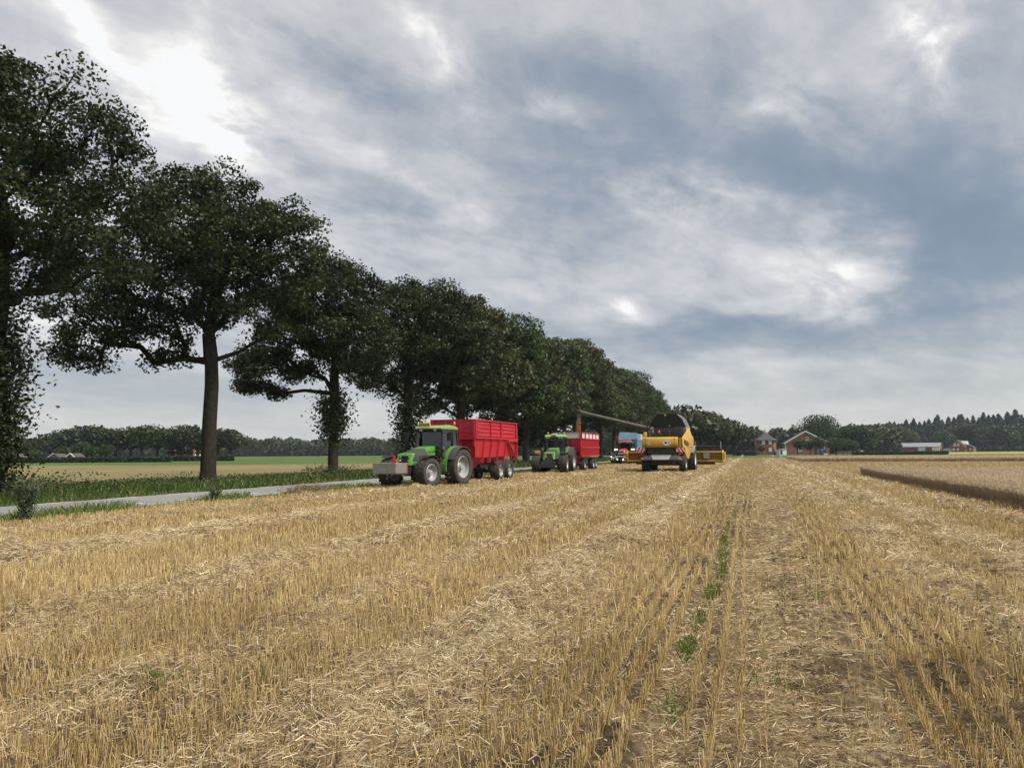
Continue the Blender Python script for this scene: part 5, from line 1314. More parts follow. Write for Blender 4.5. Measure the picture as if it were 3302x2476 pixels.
# ---- cutting header
hd = empty('cutting_header', (-6.38, 68.0, 0), R(-1.0)); tag(hd, 'wide raised yellow cutting header with a black reel on the combine', 'header')
HW = 4.0
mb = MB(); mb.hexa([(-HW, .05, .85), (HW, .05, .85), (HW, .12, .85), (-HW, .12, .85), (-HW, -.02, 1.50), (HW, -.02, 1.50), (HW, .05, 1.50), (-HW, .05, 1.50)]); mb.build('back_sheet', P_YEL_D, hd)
mb = MB(); mb.box(-HW, HW, -.14, .04, 1.48, 1.62); mb.box(-HW, HW, -.12, .1, .74, .86); mb.build('frame_beam', P_YEL, hd, bevel=.02)
mb = MB(); mb.box(-HW, HW, .1, 1.3, .66, .74); mb.build('floor_sheet', DARK, hd)
for x in (-3.2, -1.6, .9, 2.1, 3.3):
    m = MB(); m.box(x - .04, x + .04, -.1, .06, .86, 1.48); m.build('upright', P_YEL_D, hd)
for s_ in (-1, 1):
    m = MB(); m.prism([(-.2, .70), (-.22, 1.45), (0, 1.68), (.35, 1.72), (.9, 1.25), (1.9, .85), (2.0, .68)], 'x', *sorted((s_ * HW, s_ * (HW + .10)))); m.build('end_plate', P_YEL, hd, bevel=.02)
    m = MB(); m.cbox((s_ * (HW + .18), .05, 1.25), (.18, .5, .62)); m.build('drive_cover', P_YEL, hd, bevel=.07)
    m = MB(); m.box(*sorted((s_ * 1.35, s_ * 3.35)), .2, .9, .48, .64); m.build('skid', BLACK, hd)
    if s_ > 0: m = MB(); m.bar((HW - .1, .2, 1.6), (HW - .1, 1.0, 2.15), .09); m.build('reel_arm', DARK, hd)
m = MB(); m.box(2.45, 2.95, -.2, -.1, 1.0, 1.46); m.build('hydraulic_box', GREYP, hd)
mb = MB()
RL = -1.0
mb.tube([(RL, 1.0, 1.98), (HW - .2, 1.0, 1.98)], .09, 8)
mb.build('reel_tube', BLACK, hd)
bar = MB(); bar.tube([(RL, 0, 0), (HW - .15, 0, 0)], .03, 6)
for k in range(34):
    x = RL + k * (HW - .2 - RL) / 33; bar.bar((x, 0, 0), (x, .03, -.2), .022)
bm_ = bar.mesh('reel_bat', BLACK)
for k in range(6):
    a = k * math.pi / 3 + .3; part('reel_bat', bm_, hd, (0, 1.0 + .52 * math.cos(a), 1.98 + .46 * math.sin(a)))
for x in (RL, .4, 1.7, HW - .15):
    m = MB()
    for k in range(6):
        a = k * math.pi / 3 + .3; b2 = a + math.pi / 3; m.bar((x, 1.0, 1.98), (x, 1.0 + .52 * math.cos(a), 1.98 + .46 * math.sin(a)), .03); m.bar((x, 1.0 + .52 * math.cos(a), 1.98 + .46 * math.sin(a)), (x, 1.0 + .52 * math.cos(b2), 1.98 + .46 * math.sin(b2)), .03)
    m.build('reel_star', GREYP if abs(x) > 1.5 else BLACK, hd)
mb = MB(); mb.box(-HW, HW, .15, .25, 1.62, 1.76); mb.build('auger_guard', BLACK, hd)

# ---- red tractor with lit lamps and blue trailer on the road
tr3 = tractor('tractor', (-15.75, 101.5, 0), R(-3), 'dark red tractor, last of the three waiting, with its lamps lit', P_CASE, P_CASE, 3)
mb = MB(); mb.box(-.62, .62, -3.80, -3.62, .95, 1.06); mb.tube([(-1.05, -3.72, .62), (-.85, -3.74, .86), (-.5, -3.74, .84), (-.3, -3.72, .62)], .06, 8); mb.tube([(1.05, -3.72, .62), (.85, -3.74, .86), (.5, -3.74, .84), (.3, -3.72, .62)], .06, 8); bp = mb.build('bumper', STRIPE_W, tr3, smooth=True)
for s_ in (-1, 1):
    m = MB(); m.box(*sorted((s_ * .85, s_ * 1.15)), -3.80, -3.77, .55, .85); o = m.build('striped_board', STRIPE_W, bp); m = MB(); x0 = s_ * .9; m.prism([(x0, .55), (x0 + s_ * .12, .55), (x0 + s_ * .22, .85), (x0 + s_ * .1, .85)], 'y', -3.806, -3.801); m.build('stripe', STRIPE_R, bp)
    for (xx, zz) in ((s_ * .36, .62), (s_ * 1.12, .58 if s_ > 0 else .95)):
        m = MB(); m.lathe([(0, .001), (.02, .05), (-.04, .06), (-.05, .001)], 12); o = m.build('lamp', LIT, tr3, smooth=True); o.location = (xx, -3.84, zz); o.rotation_euler = (0, 0, -math.pi / 2)
    m = MB(); m.lathe([(0, .001), (.02, .075), (-.04, .09), (-.05, .001)], 12); o = m.build('lamp', LIT, tr3, smooth=True); o.location = (s_ * 1.22, -1.26, 1.86); o.rotation_euler = (0, 0, -math.pi / 2)
    m = MB(); m.bar((s_ * 1.2, -3.2, .6), (s_ * 1.2, -3.2, 1.5), .07); m.build('guard_hoop', STRIPE_W, tr3)
t = empty('trailer', (-15.9, 103.8, 0), R(0)); tag(t, 'tall light-blue trailer behind the dark red tractor', 'trailer')
Wd, Ln = 1.28, 10.5
mb = MB(); mb.hexa([(-Wd, .3, 1.3), (Wd, .3, 1.3), (Wd, Ln, 1.3), (-Wd, Ln, 1.3), (-Wd, .0, 3.2), (Wd, .0, 3.2), (Wd, Ln, 3.2), (-Wd, Ln, 3.2)]); mb.build('body', P_BLUE, t)
for s_ in (-1, 1):
    m = MB(); m.box(*sorted((s_ * (Wd - .05), s_ * Wd)), .3, Ln, 3.2, 4.0); m.build('side_board', P_BLUE, t)
    r = MB(); r.box(*sorted((s_ * Wd, s_ * (Wd + .06))), -.06, .06, 0, 1.9); rm = r.mesh('rib', P_BLUE)
    for k in range(9): part('rib', rm, t, (0, .8 + k * 1.15, 1.28))
    m = MB(); m.box(*sorted((s_ * Wd, s_ * (Wd + .08))), .1, Ln, 3.1, 3.25); m.build('rail', P_BLUE, t)
m = MB(); m.hexa([(-Wd, -.02, 3.25), (Wd, -.02, 3.25), (Wd, .05, 3.25), (-Wd, .05, 3.25), (-Wd + .25, .5, 4.25), (Wd, .3, 4.1), (Wd, .36, 4.1), (-Wd + .25, .56, 4.25)]); m.build('front_board', P_BLUE, t)
m = MB(); m.bar((-Wd, 0, 3.2), (-Wd + .2, .5, 4.3), .10); m.build('edge_strip', P_CASE, t); m = MB(); m.cbox((Wd + .06, 3.6, 3.55), (.05, .9, .75)); m.build('sign_board', P_WHITE, t)
mb = MB(); mb.box(-.45, .45, -1.2, Ln, .9, 1.25); mb.build('chassis', DARK, t)
for yy in (6.2, 7.7, 9.2):
    for s_ in (-1, 1): wheel(t, s_ * .95, yy, 1.2, .5, .32, s_, lugs=26, flat=True)

# ------------------------------------------------------------------ far trees
def far_tree(seed, W, H, n, leaf, mat, trunk_frac=.22):
    """Broadleaf tree for the distance: a trunk with limbs and a crown of leaf clumps."""
    global rng; keep = rng; rng = np.random.default_rng(seed); g = rng
    lobes = [(g.normal(0, W * .12), g.normal(0, W * .12), H * g.uniform(.5, .72), W * g.uniform(.28, .42), W * g.uniform(.28, .42), H * g.uniform(.2, .3)) for _ in range(6)]
    cs = []
    for l in lobes:
        k = n // 6; u = g.normal(size=(k, 3)); u /= np.linalg.norm(u, axis=1, keepdims=True); u *= (g.random(k) ** .3)[:, None]
        cs.append(u * np.array(l[3:]) + np.array(l[:3]))
    c = np.concatenate(cs); cl = fbm(c[:, 0] * .8 + 40, c[:, 2] * .8 + c[:, 1] * .7, seed, 3); ok = cl > .33; c = c[ok]
    c[:, 2] = np.clip(c[:, 2], H * trunk_frac * .8, None)
    sz = g.uniform(.6, 1.4, len(c)) * leaf; v, f = leaves(c, sz, sz * .75, .3); bl = Blades(); bl.add(v, f, np.clip(g.normal(.45, .2, len(c)) + (cl[ok] - .5) * .6, 0, 1))
    o = bl.build('crown', mat); me = o.data; bpy.data.objects.remove(o)
    mb = MB(); mb.tube([(0, 0, -.2), (0, 0, H * .25), (.2, 0, H * .62)], [W * .035, W * .028, W * .008], 7)
    for k in range(5):
        a = k * 1.3; mb.tube([(0, 0, H * .25), (math.cos(a) * W * .2, math.sin(a) * W * .2, H * .5)], [W * .016, W * .006], 5)
    tm = mb.mesh('trunk', M_bark, smooth=True); rng = keep
    return tm, me


def conifer(seed, H, W, n, leaf, thin=1.0):
    global rng; keep = rng; rng = np.random.default_rng(seed); g = rng
    z = (1 - g.random(n) ** .85) * H * .97 + .03 * H; z = np.clip(z, H * .12, H); t = 1 - z / H
    tier = .72 + .38 * np.abs(((z / H * 15) % 1) - .5) * 2; r = W / 2 * t ** .62 * tier * g.random(n) ** .4; a = g.uniform(0, 6.28, n); r *= .72 + .5 * _hash(np.floor(a * 1.3), np.floor(z * .8), seed)
    c = np.stack([np.cos(a) * r, np.sin(a) * r, z - r * .18], 1); sz = g.uniform(.6, 1.4, n) * leaf * (.6 + .6 * t)
    v, f = leaves(c, sz, sz * .5, .1); bl = Blades(); bl.add(v, f, np.clip(g.normal(.45, .2, n), 0, 1)); o = bl.build('crown', M_needle); me = o.data; bpy.data.objects.remove(o)
    mb = MB(); mb.tube([(0, 0, -.2), (0, 0, H * .5), (0, 0, H * .99)], [H * .013, H * .009, .03], 6); tm = mb.mesh('trunk', M_bark, smooth=True); rng = keep
    return tm, me


FT = [far_tree(201, 14, 12, 2600, .85, M_leafA), far_tree(202, 12, 13, 2600, .85, M_leafC), far_tree(203, 16, 12, 2800, .9, M_leafA), far_tree(204, 9, 10, 2000, .7, M_leafC), far_tree(205, 15, 13, 2700, .9, M_leafB)]
BIG = far_tree(211, 20, 18, 7000, .8, M_leafC)
YOUNG = far_tree(212, 5, 6.5, 1500, .42, M_leafA, .35)
CON = [conifer(301, 26, 12, 2400, 1.7), conifer(302, 25, 10, 2200, 1.6), conifer(303, 27, 13, 2500, 1.8), conifer(304, 24, 10, 2200, 1.6)]
nth = ['first', 'second', 'third', 'fourth', 'fifth', 'sixth', 'seventh', 'eighth', 'ninth', 'tenth', 'eleventh', 'twelfth', 'thirteenth', 'fourteenth', 'fifteenth', 'sixteenth', 'seventeenth', 'eighteenth', 'nineteenth', 'twentieth']
def nthw(i): return nth[i] if i < 20 else 'twenty-' + nth[i - 20] if i < 29 else 'thirtieth' if i == 29 else 'thirty-' + nth[i - 30]


def row(specs, labf, group, H0, name='broadleaf_tree'):
    for i, (px, dep, Ht, k) in enumerate(specs):
        s = Ht / H0[k]; plant_tree(name, FT[k], bearing(px, dep), rng.uniform(0, 6.28), (s * rng.uniform(1.0, 1.2), s * rng.uniform(1.0, 1.2), s), labf(i), group=group)
H0 = [11.3, 12.2, 11.3, 9.4, 12.2]

# left: the clump behind the small red gables, seen between the oaks
row([(205, 235, 9.4, 0), (245, 230, 10.6, 2), (285, 240, 10.5, 0), (330, 232, 10.8, 1), (375, 245, 10.2, 2), (425, 235, 10.2, 0), (460, 228, 11.0, 1), (510, 250, 10.4, 4), (560, 235, 10.0, 1), (585, 245, 10.8, 0), (640, 235, 10.6, 2), (705, 240, 9.6, 0), (745, 250, 9.0, 4)],
    lambda i: 'dark tree of the clump behind the small red gables, ' + nthw(i) + ' from its left end', 'tree clump behind the red gables', H0)
row([(556, 240, 3.0, 3), (584, 236, 3.4, 3), (612, 240, 3.2, 3)], lambda i: 'low dark shrub before the far tiled farmhouse, ' + nthw(i) + ' of three', 'shrubs before the tiled farmhouse', H0)
row([(118, 192, 3.2, 3), (205, 196, 4.0, 3), (262, 205, 5.4, 1), (300, 196, 4.0, 3), (345, 198, 4.4, 3), (120, 260, 7.5, 0), (165, 265, 7.2, 4), (60, 262, 7.6, 2)],
    lambda i: 'low bright shrub, ' + nthw(i) + ' of the shrubs by the small red gables' if i < 5 else 'low far tree, ' + nthw(i - 5) + ' of the three towards the picture edge', 'shrubs and low trees by the red gables', H0)
# far wood on the left: one mass
def wood(name, px0, px1, dep, thick, H, n, leaf, mat, label, seed):
    global rng; keep = rng; rng = np.random.default_rng(seed); k = int(n)
    px = rng.uniform(px0, px1, k); d = dep + rng.random(k) * thick
    prof = H * (.72 + .55 * (fbm(px * .045, d * .02, seed, 4) - .3)); z = prof * rng.random(k) ** .55
    s = (px - 1651) / 2480 * d; c = np.stack([s * cr_ - d * sr_, s * sr_ + d * cr_, z + .3], 1)
    sz = leaf * rng.uniform(.6, 1.5, k); nd = np.array([[sr_ * .6, -cr_ * .6, .2]]); v, f = leaves(c, sz, sz * .75, .2, nd); bl = Blades(); cl = fbm(px * .09, z * .25, seed + 3, 3)
    bl.add(v, f, np.clip(rng.normal(.45, .16, k) + (cl - .47) * 1.2, 0, 1)); o = bl.build(name, mat); tag(o, label, 'wood', kind='stuff')
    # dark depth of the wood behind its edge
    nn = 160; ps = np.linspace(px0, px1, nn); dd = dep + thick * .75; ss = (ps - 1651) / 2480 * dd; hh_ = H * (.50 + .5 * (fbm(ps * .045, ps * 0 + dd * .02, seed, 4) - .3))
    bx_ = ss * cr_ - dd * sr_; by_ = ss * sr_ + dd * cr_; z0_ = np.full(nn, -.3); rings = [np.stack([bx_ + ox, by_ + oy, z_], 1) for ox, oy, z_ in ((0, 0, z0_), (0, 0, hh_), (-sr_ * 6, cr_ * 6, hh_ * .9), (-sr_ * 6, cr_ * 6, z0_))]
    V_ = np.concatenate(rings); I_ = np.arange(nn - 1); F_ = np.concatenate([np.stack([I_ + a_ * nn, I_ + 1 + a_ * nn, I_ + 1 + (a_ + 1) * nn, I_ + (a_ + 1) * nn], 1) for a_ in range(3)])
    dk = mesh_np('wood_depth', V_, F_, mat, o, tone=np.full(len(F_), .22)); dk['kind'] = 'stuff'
    rng = keep
    return o
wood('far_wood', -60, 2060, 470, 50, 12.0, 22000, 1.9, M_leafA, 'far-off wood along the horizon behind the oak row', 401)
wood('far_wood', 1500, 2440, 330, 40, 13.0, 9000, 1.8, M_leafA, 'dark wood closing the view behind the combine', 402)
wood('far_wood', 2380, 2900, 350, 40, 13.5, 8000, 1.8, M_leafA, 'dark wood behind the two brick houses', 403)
row([(1650, 120, 7.5, 0), (1690, 150, 9, 2), (1740, 170, 9, 0)], lambda i: 'bushy tree between the oak trunks behind the trailers, ' + nthw(i) + ' of three', 'trees behind the oak row', H0)
# trees right of the combine, stepping down from the avenue
row([(2165, 230, 15.5, 2), (2215, 225, 13.5, 1), (2255, 222, 13.2, 4), (2290, 235, 12.5, 0), (2325, 240, 11.2, 2), (2362, 250, 10.8, 1), (2395, 300, 10.4, 0), (2428, 335, 9.6, 4)],
    lambda i: 'round dark tree beyond the cutting header, ' + nthw(i) + ' counted from the combine', 'round trees beyond the cutting header', H0)
# round the houses
plant_tree('broadleaf_tree', BIG, bearing(2642, 315), 1.0, .92, 'large round green tree towering over the brick gable house')
for i, (px, dep, s) in enumerate(((2566, 268, .95), (2607, 270, .85), (2641, 268, 1.1))): plant_tree('young_tree', YOUNG, bearing(px, dep), i * 2.0, s, 'small thin-trunked tree before the brick gable, ' + nthw(i) + ' of three', group='small trees before the gable')
row([(2452, 276, 3.4, 3), (2690, 262, 6.2, 1), (2715, 272, 6.0, 3), (2740, 268, 5.2, 3), (2745, 300, 11.2, 0), (2775, 330, 12.6, 2), (2838, 470, 17.5, 0), (2868, 480, 17.0, 4), (2800, 300, 7.0, 3), (2700, 330, 9, 0)],
    lambda i: 'garden tree or shrub round the brick houses, ' + nthw(i) + ' counted from the pyramid roof', 'garden trees by the brick houses', H0)
row([(2925, 480, 13.5, 3), (3040, 490, 14, 3), (3085, 500, 18, 0), (3150, 500, 15, 2), (3190, 500, 17, 0), (3245, 495, 15, 3), (3290, 510, 18, 2), (3350, 500, 17, 0)],
    lambda i: 'paler rounded tree at the foot of the conifers, ' + nthw(i) + ' from the long barn', 'rounded trees along the conifer wood', H0)
cx = np.concatenate([np.linspace(2868, 3420, 36)])
for i, px in enumerate(cx):
    hgt = np.interp(px, [2868, 2960, 3050, 3302, 3420], [21.5, 22.5, 25, 27.5, 28]) * (1 + .06 * math.sin(i * 2.7) + .035 * math.sin(i * 5.1)); k = i % 4
    dep = 545 + (i * 7) % 30; s = hgt / [26, 25, 27, 24][k]
    plant_tree('conifer', CON[k], bearing(px + rng.uniform(-5, 5), dep), rng.uniform(0, 6.28), (s * 1.25, s * 1.25, s), 'dark conifer at the front of the tall wood, ' + nthw(i) + ' counted from the long barn side', group='conifers of the tall wood')
global_con = wood('conifer_wood', 2850, 3460, 565, 40, 23, 11000, 2.4, M_needle, 'dark interior of the conifer wood behind the long barn', 404)

# ------------------------------------------------------------------ hedges
M_hedge = mat_blade('hedge_leaf', [(0.0, (0.014, 0.024, 0.012)), (0.5, (0.03, 0.048, 0.022)), (1.0, (0.06, 0.085, 0.035))], .2, .5, .2)
def hedge(px0, px1, dep, H, W, n, leaf, label):
    a, b = bearing(px0, dep), bearing(px1, dep); d = b - a; L = d.length; rz = math.atan2(d.y, d.x); t = empty('hedge', a, rz); tag(t, label, 'hedge')
    m = MB(); m.box(.3, L - .3, -W * .35, W * .35, -.1, H * .85); m.build('stems', M_bark, t)
    c = np.stack([rng.uniform(0, L, n), rng.uniform(-W / 2, W / 2, n), rng.random(n) ** .7 * H * (.92 + .16 * rng.random(n))], 1); e = rng.random(n) < .6; c[e, 1] = -W / 2 + rng.normal(0, .06, e.sum()); sz = leaf * rng.uniform(.6, 1.4, n)
    v, f = leaves(c, sz, sz * .7, .3, np.array([[0, -.5, 0]])); bl = Blades(); bl.add(v, f, np.clip(rng.normal(.45, .2, n), 0, 1)); bl.build('foliage', M_hedge, t)
hedge(20, 560, 172, 1.05, 1.2, 4200, .42, 'long low dark hedge below the small red gables')
hedge(520, 760, 190, 1.3, 1.0, 1500, .4, 'low hedge running behind the bare oak trunk')
hedge(2742, 3046, 255, 1.05, 2.0, 3600, .4, 'low dark hedge in front of the long barn')
hedge(2360, 2432, 262, 1.5, 1.6, 900, .45, 'short brownish hedge beside the pyramid-roofed house')

# ------------------------------------------------------------------ houses
M_brick = mat_solid('red_brick', (0.235, 0.10, 0.075), .9, var=.22, scale=1.2, bump=.3, spec=.2)
M_brick2 = mat_solid('brown_brick', (0.24, 0.125, 0.09), .9, var=.2, scale=1.0, bump=.3, spec=.2)
M_redwood = mat_solid('red_boards', (0.26, 0.055, 0.03), .8, var=.15, scale=1.5)
M_tile = mat_solid('grey_roof_tile', (0.085, 0.08, 0.078), .85, var=.2, scale=2, bump=.5, spec=.2)
M_tile2 = mat_solid('dark_brown_tile', (0.075, 0.058, 0.05), .85, var=.2, scale=2, bump=.5, spec=.2)
M_otile = mat_solid('orange_roof_tile', (0.17, 0.078, 0.055), .85, var=.15, scale=2, spec=.2)
M_trim = mat_solid('white_trim', (0.72, 0.72, 0.69), .6, var=.06)
M_sheet = mat_solid('grey_sheet_roof', (0.24, 0.255, 0.27), .6, var=.08, scale=.5)
M_darkop = mat_solid('barn_interior', (0.02, 0.018, 0.02), .9, var=.2)
M_curt = mat_solid('net_curtain', (0.62, 0.63, 0.60), .8, var=.1, scale=4)
M_winglass = mat_solid('window_glass', (0.05, 0.06, 0.065), .15, var=.2)
M_shut = mat_solid('dark_shutter', (0.018, 0.03, 0.024), .6, var=.1)


def window(par, x, y, z, w, h, curtain=True, shutters=False):
    m = MB()
    for (a, b, c_, d_) in ((-w / 2, w / 2, -h / 2, -h / 2 + .12), (-w / 2, w / 2, h / 2 - .12, h / 2), (-w / 2, -w / 2 + .12, -h / 2, h / 2), (w / 2 - .12, w / 2, -h / 2, h / 2), (-.05, .05, -h / 2, h / 2)): m.box(x + a, x + b, y - .06, y + .02, z + c_, z + d_)
    fr = m.build('window', M_trim, par); m = MB(); m.box(x - w / 2 + .1, x + w / 2 - .1, y - .02, y + .01, z - h / 2 + .1, z + h / 2 - .1); m.build('pane', M_curt if curtain else M_winglass, fr)
    m = MB(); m.box(x - w / 2 - .1, x + w / 2 + .1, y - .12, y, z - h / 2 - .1, z - h / 2); m.build('sill', M_trim, fr)
    if shutters:
        for s_ in (-1, 1): m = MB(); xc = x + s_ * (w / 2 + .34); m.box(xc - .3, xc + .3, y - .05, y, z - h / 2, z + h / 2); m.build('shutter', M_shut, fr)


face = YAW          # facades look back along the view
# pyramid-roofed villa: local x to the right, -y towards the viewer
t = empty('brick_house', bearing(2464, 290), face - R(14)); tag(t, 'square brick villa with a steep pyramid roof and flared eaves', 'house')
m = MB(); m.prism([(-3.7, -2.2), (-2.4, -3.5), (2.4, -3.5), (3.7, -2.2), (3.7, 3.5), (-3.7, 3.5)], 'z', -.2, 5.45); m.build('wall', M_brick, t)
m = MB(); b = [(-4.15, -2.6), (-2.8, -3.95), (2.8, -3.95), (4.15, -2.6), (4.15, 4), (-4.15, 4)]; n = len(b); vs = [(x, y, 5.32) for x, y in b] + [(x * .93, y * .93, 5.75) for x, y in b] + [(x * .60, y * .60, 6.3) for x, y in b] + [(0, 0, 8.75)]
m.add(vs, [tuple(range(n - 1, -1, -1))] + [(r * n + i, r * n + (i + 1) % n, (r + 1) * n + (i + 1) % n, (r + 1) * n + i) for r in (0, 1) for i in range(n)] + [(2 * n + i, 2 * n + (i + 1) % n, 3 * n) for i in range(n)]); rf = m.build('roof', M_tile, t)
m = MB(); m.tube([(0, 0, 8.6), (0, 0, 9.6)], [.22, .12], 8); m.build('chimney_cap', M_tile, rf)
for x, z, h in ((-.95, 4.62, 1.3), (1.5, 4.62, 1.3), (1.45, 1.9, 1.25)): window(t, x, -3.5, z, 1.15, h, True, True)
m = MB(); m.box(-3.76, -3.66, -2.3, -2.2, 3.9, 5.4); m.build('downpipe', M_trim, t)

# wide brick gable house
t = empty('brick_house', bearing(2597, 291), face - R(15)); tag(t, 'wide brick house whose gable with white bargeboards faces the field', 'house')
m = MB(); m.prism([(-7.6, -.2), (7.9, -.2), (7.9, 4.2), (-.3, 8.45), (-7.6, 4.3)], 'y', 0, 16); m.build('wall', M_brick2, t)
m = MB(); m.prism([(-8.1, 3.95), (-.3, 8.5), (8.4, 3.9), (8.4, 4.2), (-.3, 8.82), (-8.1, 4.25)], 'y', -.35, 16.4); rf = m.build('roof', M_tile, t)
for p, q in (((-8.15, 4.05), (-.3, 8.68)), ((-.3, 8.68), (8.45, 4.0))):
    m = MB(); m.bar((p[0], -.42, p[1]), (q[0], -.42, q[1]), .12, .42, up=(0, 1, 0)); m.bar((p[0], -.42, p[1]), (q[0], -.42, q[1]), .42, .12, up=(0, 1, 0)); m.build('bargeboard', M_trim, rf)
m = MB(); m.box(-7.75, -7.5, -.12, 0, -.2, 4.2); m.build('downpipe', M_trim, t)
window(t, 5.6, 0, 2.4, 1.3, 1.6, False); window(t, .3, 0, 6.0, .9, 1.2, False); window(t, -2.4, 0, 2.0, 1.2, 1.4, False)
m = MB(); m.box(2.6, 3.6, -.06, .02, -.1, 2.2); m.build('door', M_shut, t)
# side wing with pale roof left of it
t = empty('shed', bearing(2520, 282), face); tag(t, 'small white-walled lean-to left of the wide brick gable', 'shed')
m = MB(); m.prism([(-1.3, -.1), (1.3, -.1), (1.3, 2.1), (-1.3, 1.75)], 'y', 0, 4); m.build('wall', M_trim, t); m = MB(); m.prism([(-1.5, 1.72), (1.5, 2.12), (1.5, 2.22), (-1.5, 1.82)], 'y', -.2, 4.2); m.build('roof', M_sheet, t); m = MB(); m.box(-1.0, -.2, -.03, .02, 0, 1.6); m.build('door', M_shut, t)
t = empty('trailer', bearing(2647, 262), face + R(4)); tag(t, 'small blue covered trailer parked before the brick gable', 'trailer')
m = MB(); m.box(-.95, .95, -.6, .6, .5, 1.7); m.build('cover', mat_solid('blue_tarpaulin', (0.035, 0.07, 0.17), .6, var=.2), t, bevel=.1); m = MB(); m.box(-.95, .95, -.6, .6, .35, .5); m.build('bed', M_shut, t); m = MB(); m.tube([(-.3, -.62, .3), (-.3, .62, .3)], .3, 14); m.build('wheel', RUB, t)
t = empty('trough', bearing(2656, 258), face); tag(t, 'low white trough on the grass by the blue covered trailer', 'trough')
m = MB(); m.hexa([(-.5, -.25, 0), (.5, -.25, 0), (.5, .25, 0), (-.5, .25, 0), (-.58, -.3, .45), (.58, -.3, .45), (.58, .3, .45), (-.58, .3, .45)]); m.build('tub', M_trim, t); m = MB(); m.box(-.6, .6, -.32, .32, .45, .5); m.build('rim', M_trim, t)
M_tarp = mat_solid('pale_tarpaulin', (0.34, 0.40, 0.33), .6, var=.12)
for px, w, h, lb in ((2752, 1.2, 1.15, 'pale wrapped bale standing by the hedge, nearer the garden fence'), (2774, 1.4, 1.4, 'pale wrapped bale at the start of the long hedge, taller of two'), (2763, 1.0, .8, 'low pale wrapped bale between two taller ones')):
    t = empty('wrapped_bale', bearing(px, 256), face); tag(t, lb, 'bale'); m = MB(); m.blob((0, 0, h / 2), (w / 2, w / 2, h / 2), 12, 8); m.build('film', M_tarp, t, smooth=True); m = MB(); m.tube([(0, -w / 2, h / 2), (0, w / 2, h / 2)], w * .3, 8); m.build('end_cap', M_trim, t)
t = empty('garden_fence', bearing(2683, 262), face); tag(t, 'grey garden fence right of the brick gable', 'fence')
m = MB(); m.box(-.06, .06, -.06, .06, 0, 1.15); pm = m.mesh('post', M_tile)
for k in range(5): part('post', pm, t, (k * 1.55, 0, 0))
m = MB(); m.box(0, 6.2, -.03, .03, -.07, .07); rm = m.mesh('rail', mat_solid('grey_wood', (0.22, 0.21, 0.19), .9, var=.2))
for z in (.35, .7, 1.05): part('rail', rm, t, (0, .08, z))

# long barn
t = empty('barn', bearing(2868, 440), face - R(37)); t.scale = (.9, 1, 1); tag(t, 'long low brick barn with a grey roof and two white doors', 'barn')
Lb = 27.0
for nm, a, b_, mt in (('brick_panel', 0, 4.1, M_brick), ('open_bay', 4.1, 7.7, mat_solid('grey_bay', (0.09, 0.10, 0.105), .7)), ('brick_panel', 7.7, 11.8, M_brick), ('open_bay', 11.8, 15.2, M_darkop), ('white_door', 15.2, 19.2, M_trim), ('open_bay', 19.2, 22.9, M_darkop), ('white_door', 22.9, 27.0, M_trim)):
    m = MB(); y0 = {'open_bay': .5, 'white_door': -.08}.get(nm, 0); m.box(a + .01, b_ - .01, y0, y0 + .3, -.2, 3.05); m.build(nm, mt, t)
m = MB(); m.prism([(.3, -.2), (9, -.2), (9, 3.0), (4.6, 5.0), (.3, 3.05)], 'x', .05, Lb - .05); m.build('wall', M_brick, t)
m = MB(); m.prism([(-.7, 2.92), (4.6, 5.12), (9.8, 2.92), (9.8, 3.06), (4.6, 5.28), (-.7, 3.06)], 'x', -.6, Lb + .5); m.build('roof', M_sheet, t)
m = MB(); m.box(Lb, Lb + .06, 2.0, 6.4, .6, 1.9); m.build('side_opening', M_darkop, t)
# low glasshouse between barn and farmhouse
t = empty('glasshouse', bearing(3034, 458), face - R(28)); tag(t, 'low pale glasshouse between the long barn and the farmhouse', 'glasshouse')
m = MB(); m.prism([(0, 0), (4.4, 0), (4.4, 1.6), (2.2, 2.3), (0, 1.6)], 'y', 0, 4); m.build('glazing', mat_solid('pale_glazing', (0.30, 0.34, 0.34), .3), t)
m = MB()
for x in (0, 1.1, 2.2, 3.3, 4.4): m.box(x - .05, x + .05, -.05, .0, 0, 1.7)
m.build('frame', M_trim, t)
# farmhouse with white dormer
t = empty('brick_house', bearing(3078, 455), face - R(46)); tag(t, 'brick farmhouse with a dark steep roof and a white dormer', 'house')
m = MB(); m.prism([(-4.4, -.2), (4.4, -.2), (4.4, 2.6), (0, 6.7), (-4.4, 2.6)], 'y', 0, 11); m.build('wall', M_brick, t)
m = MB(); m.prism([(-4.9, 2.2), (0, 6.75), (4.9, 2.2), (4.9, 2.5), (0, 7.05), (-4.9, 2.5)], 'y', .15, 11.3); rf = m.build('roof', M_tile2, t)
m = MB(); m.box(2.0, 4.6, 4.2, 6.8, 2.9, 4.6); m.prism([(4.2, 4.6), (6.8, 4.6), (5.5, 6.4)], 'x', 1.2, 4.6); m.build('dormer', M_trim, rf)
m = MB(); m.box(-1.0, -.5, -.05, 0, 0, .1); window(t, -1.0, 0, 4.2, 1.1, 1.6, True); window(t, .9, 0, 4.2, 1.1, 1.6, True); window(t, -1.6, 0, 1.4, 1.2, 1.3, True); window(t, .6, 0, 1.4, 1.2, 1.3, True)
m = MB(); m.box(4.4, 7.6, 4.0, 9.5, -.2, 2.7); m.build('side_wing', M_brick2, t); m = MB(); m.prism([(4.2, 2.65), (8.0, 2.65), (4.3, 4.4)], 'y', 3.8, 9.8); m.build('wing_roof', M_tile2, t); window(t, 6.0, 4.0, 1.4, 1.1, 1.2, True)
m = MB(); m.box(-4.5, -4.1, 3.0, 3.4, 2.4, 3.9); m.build('chimney', M_trim, rf)

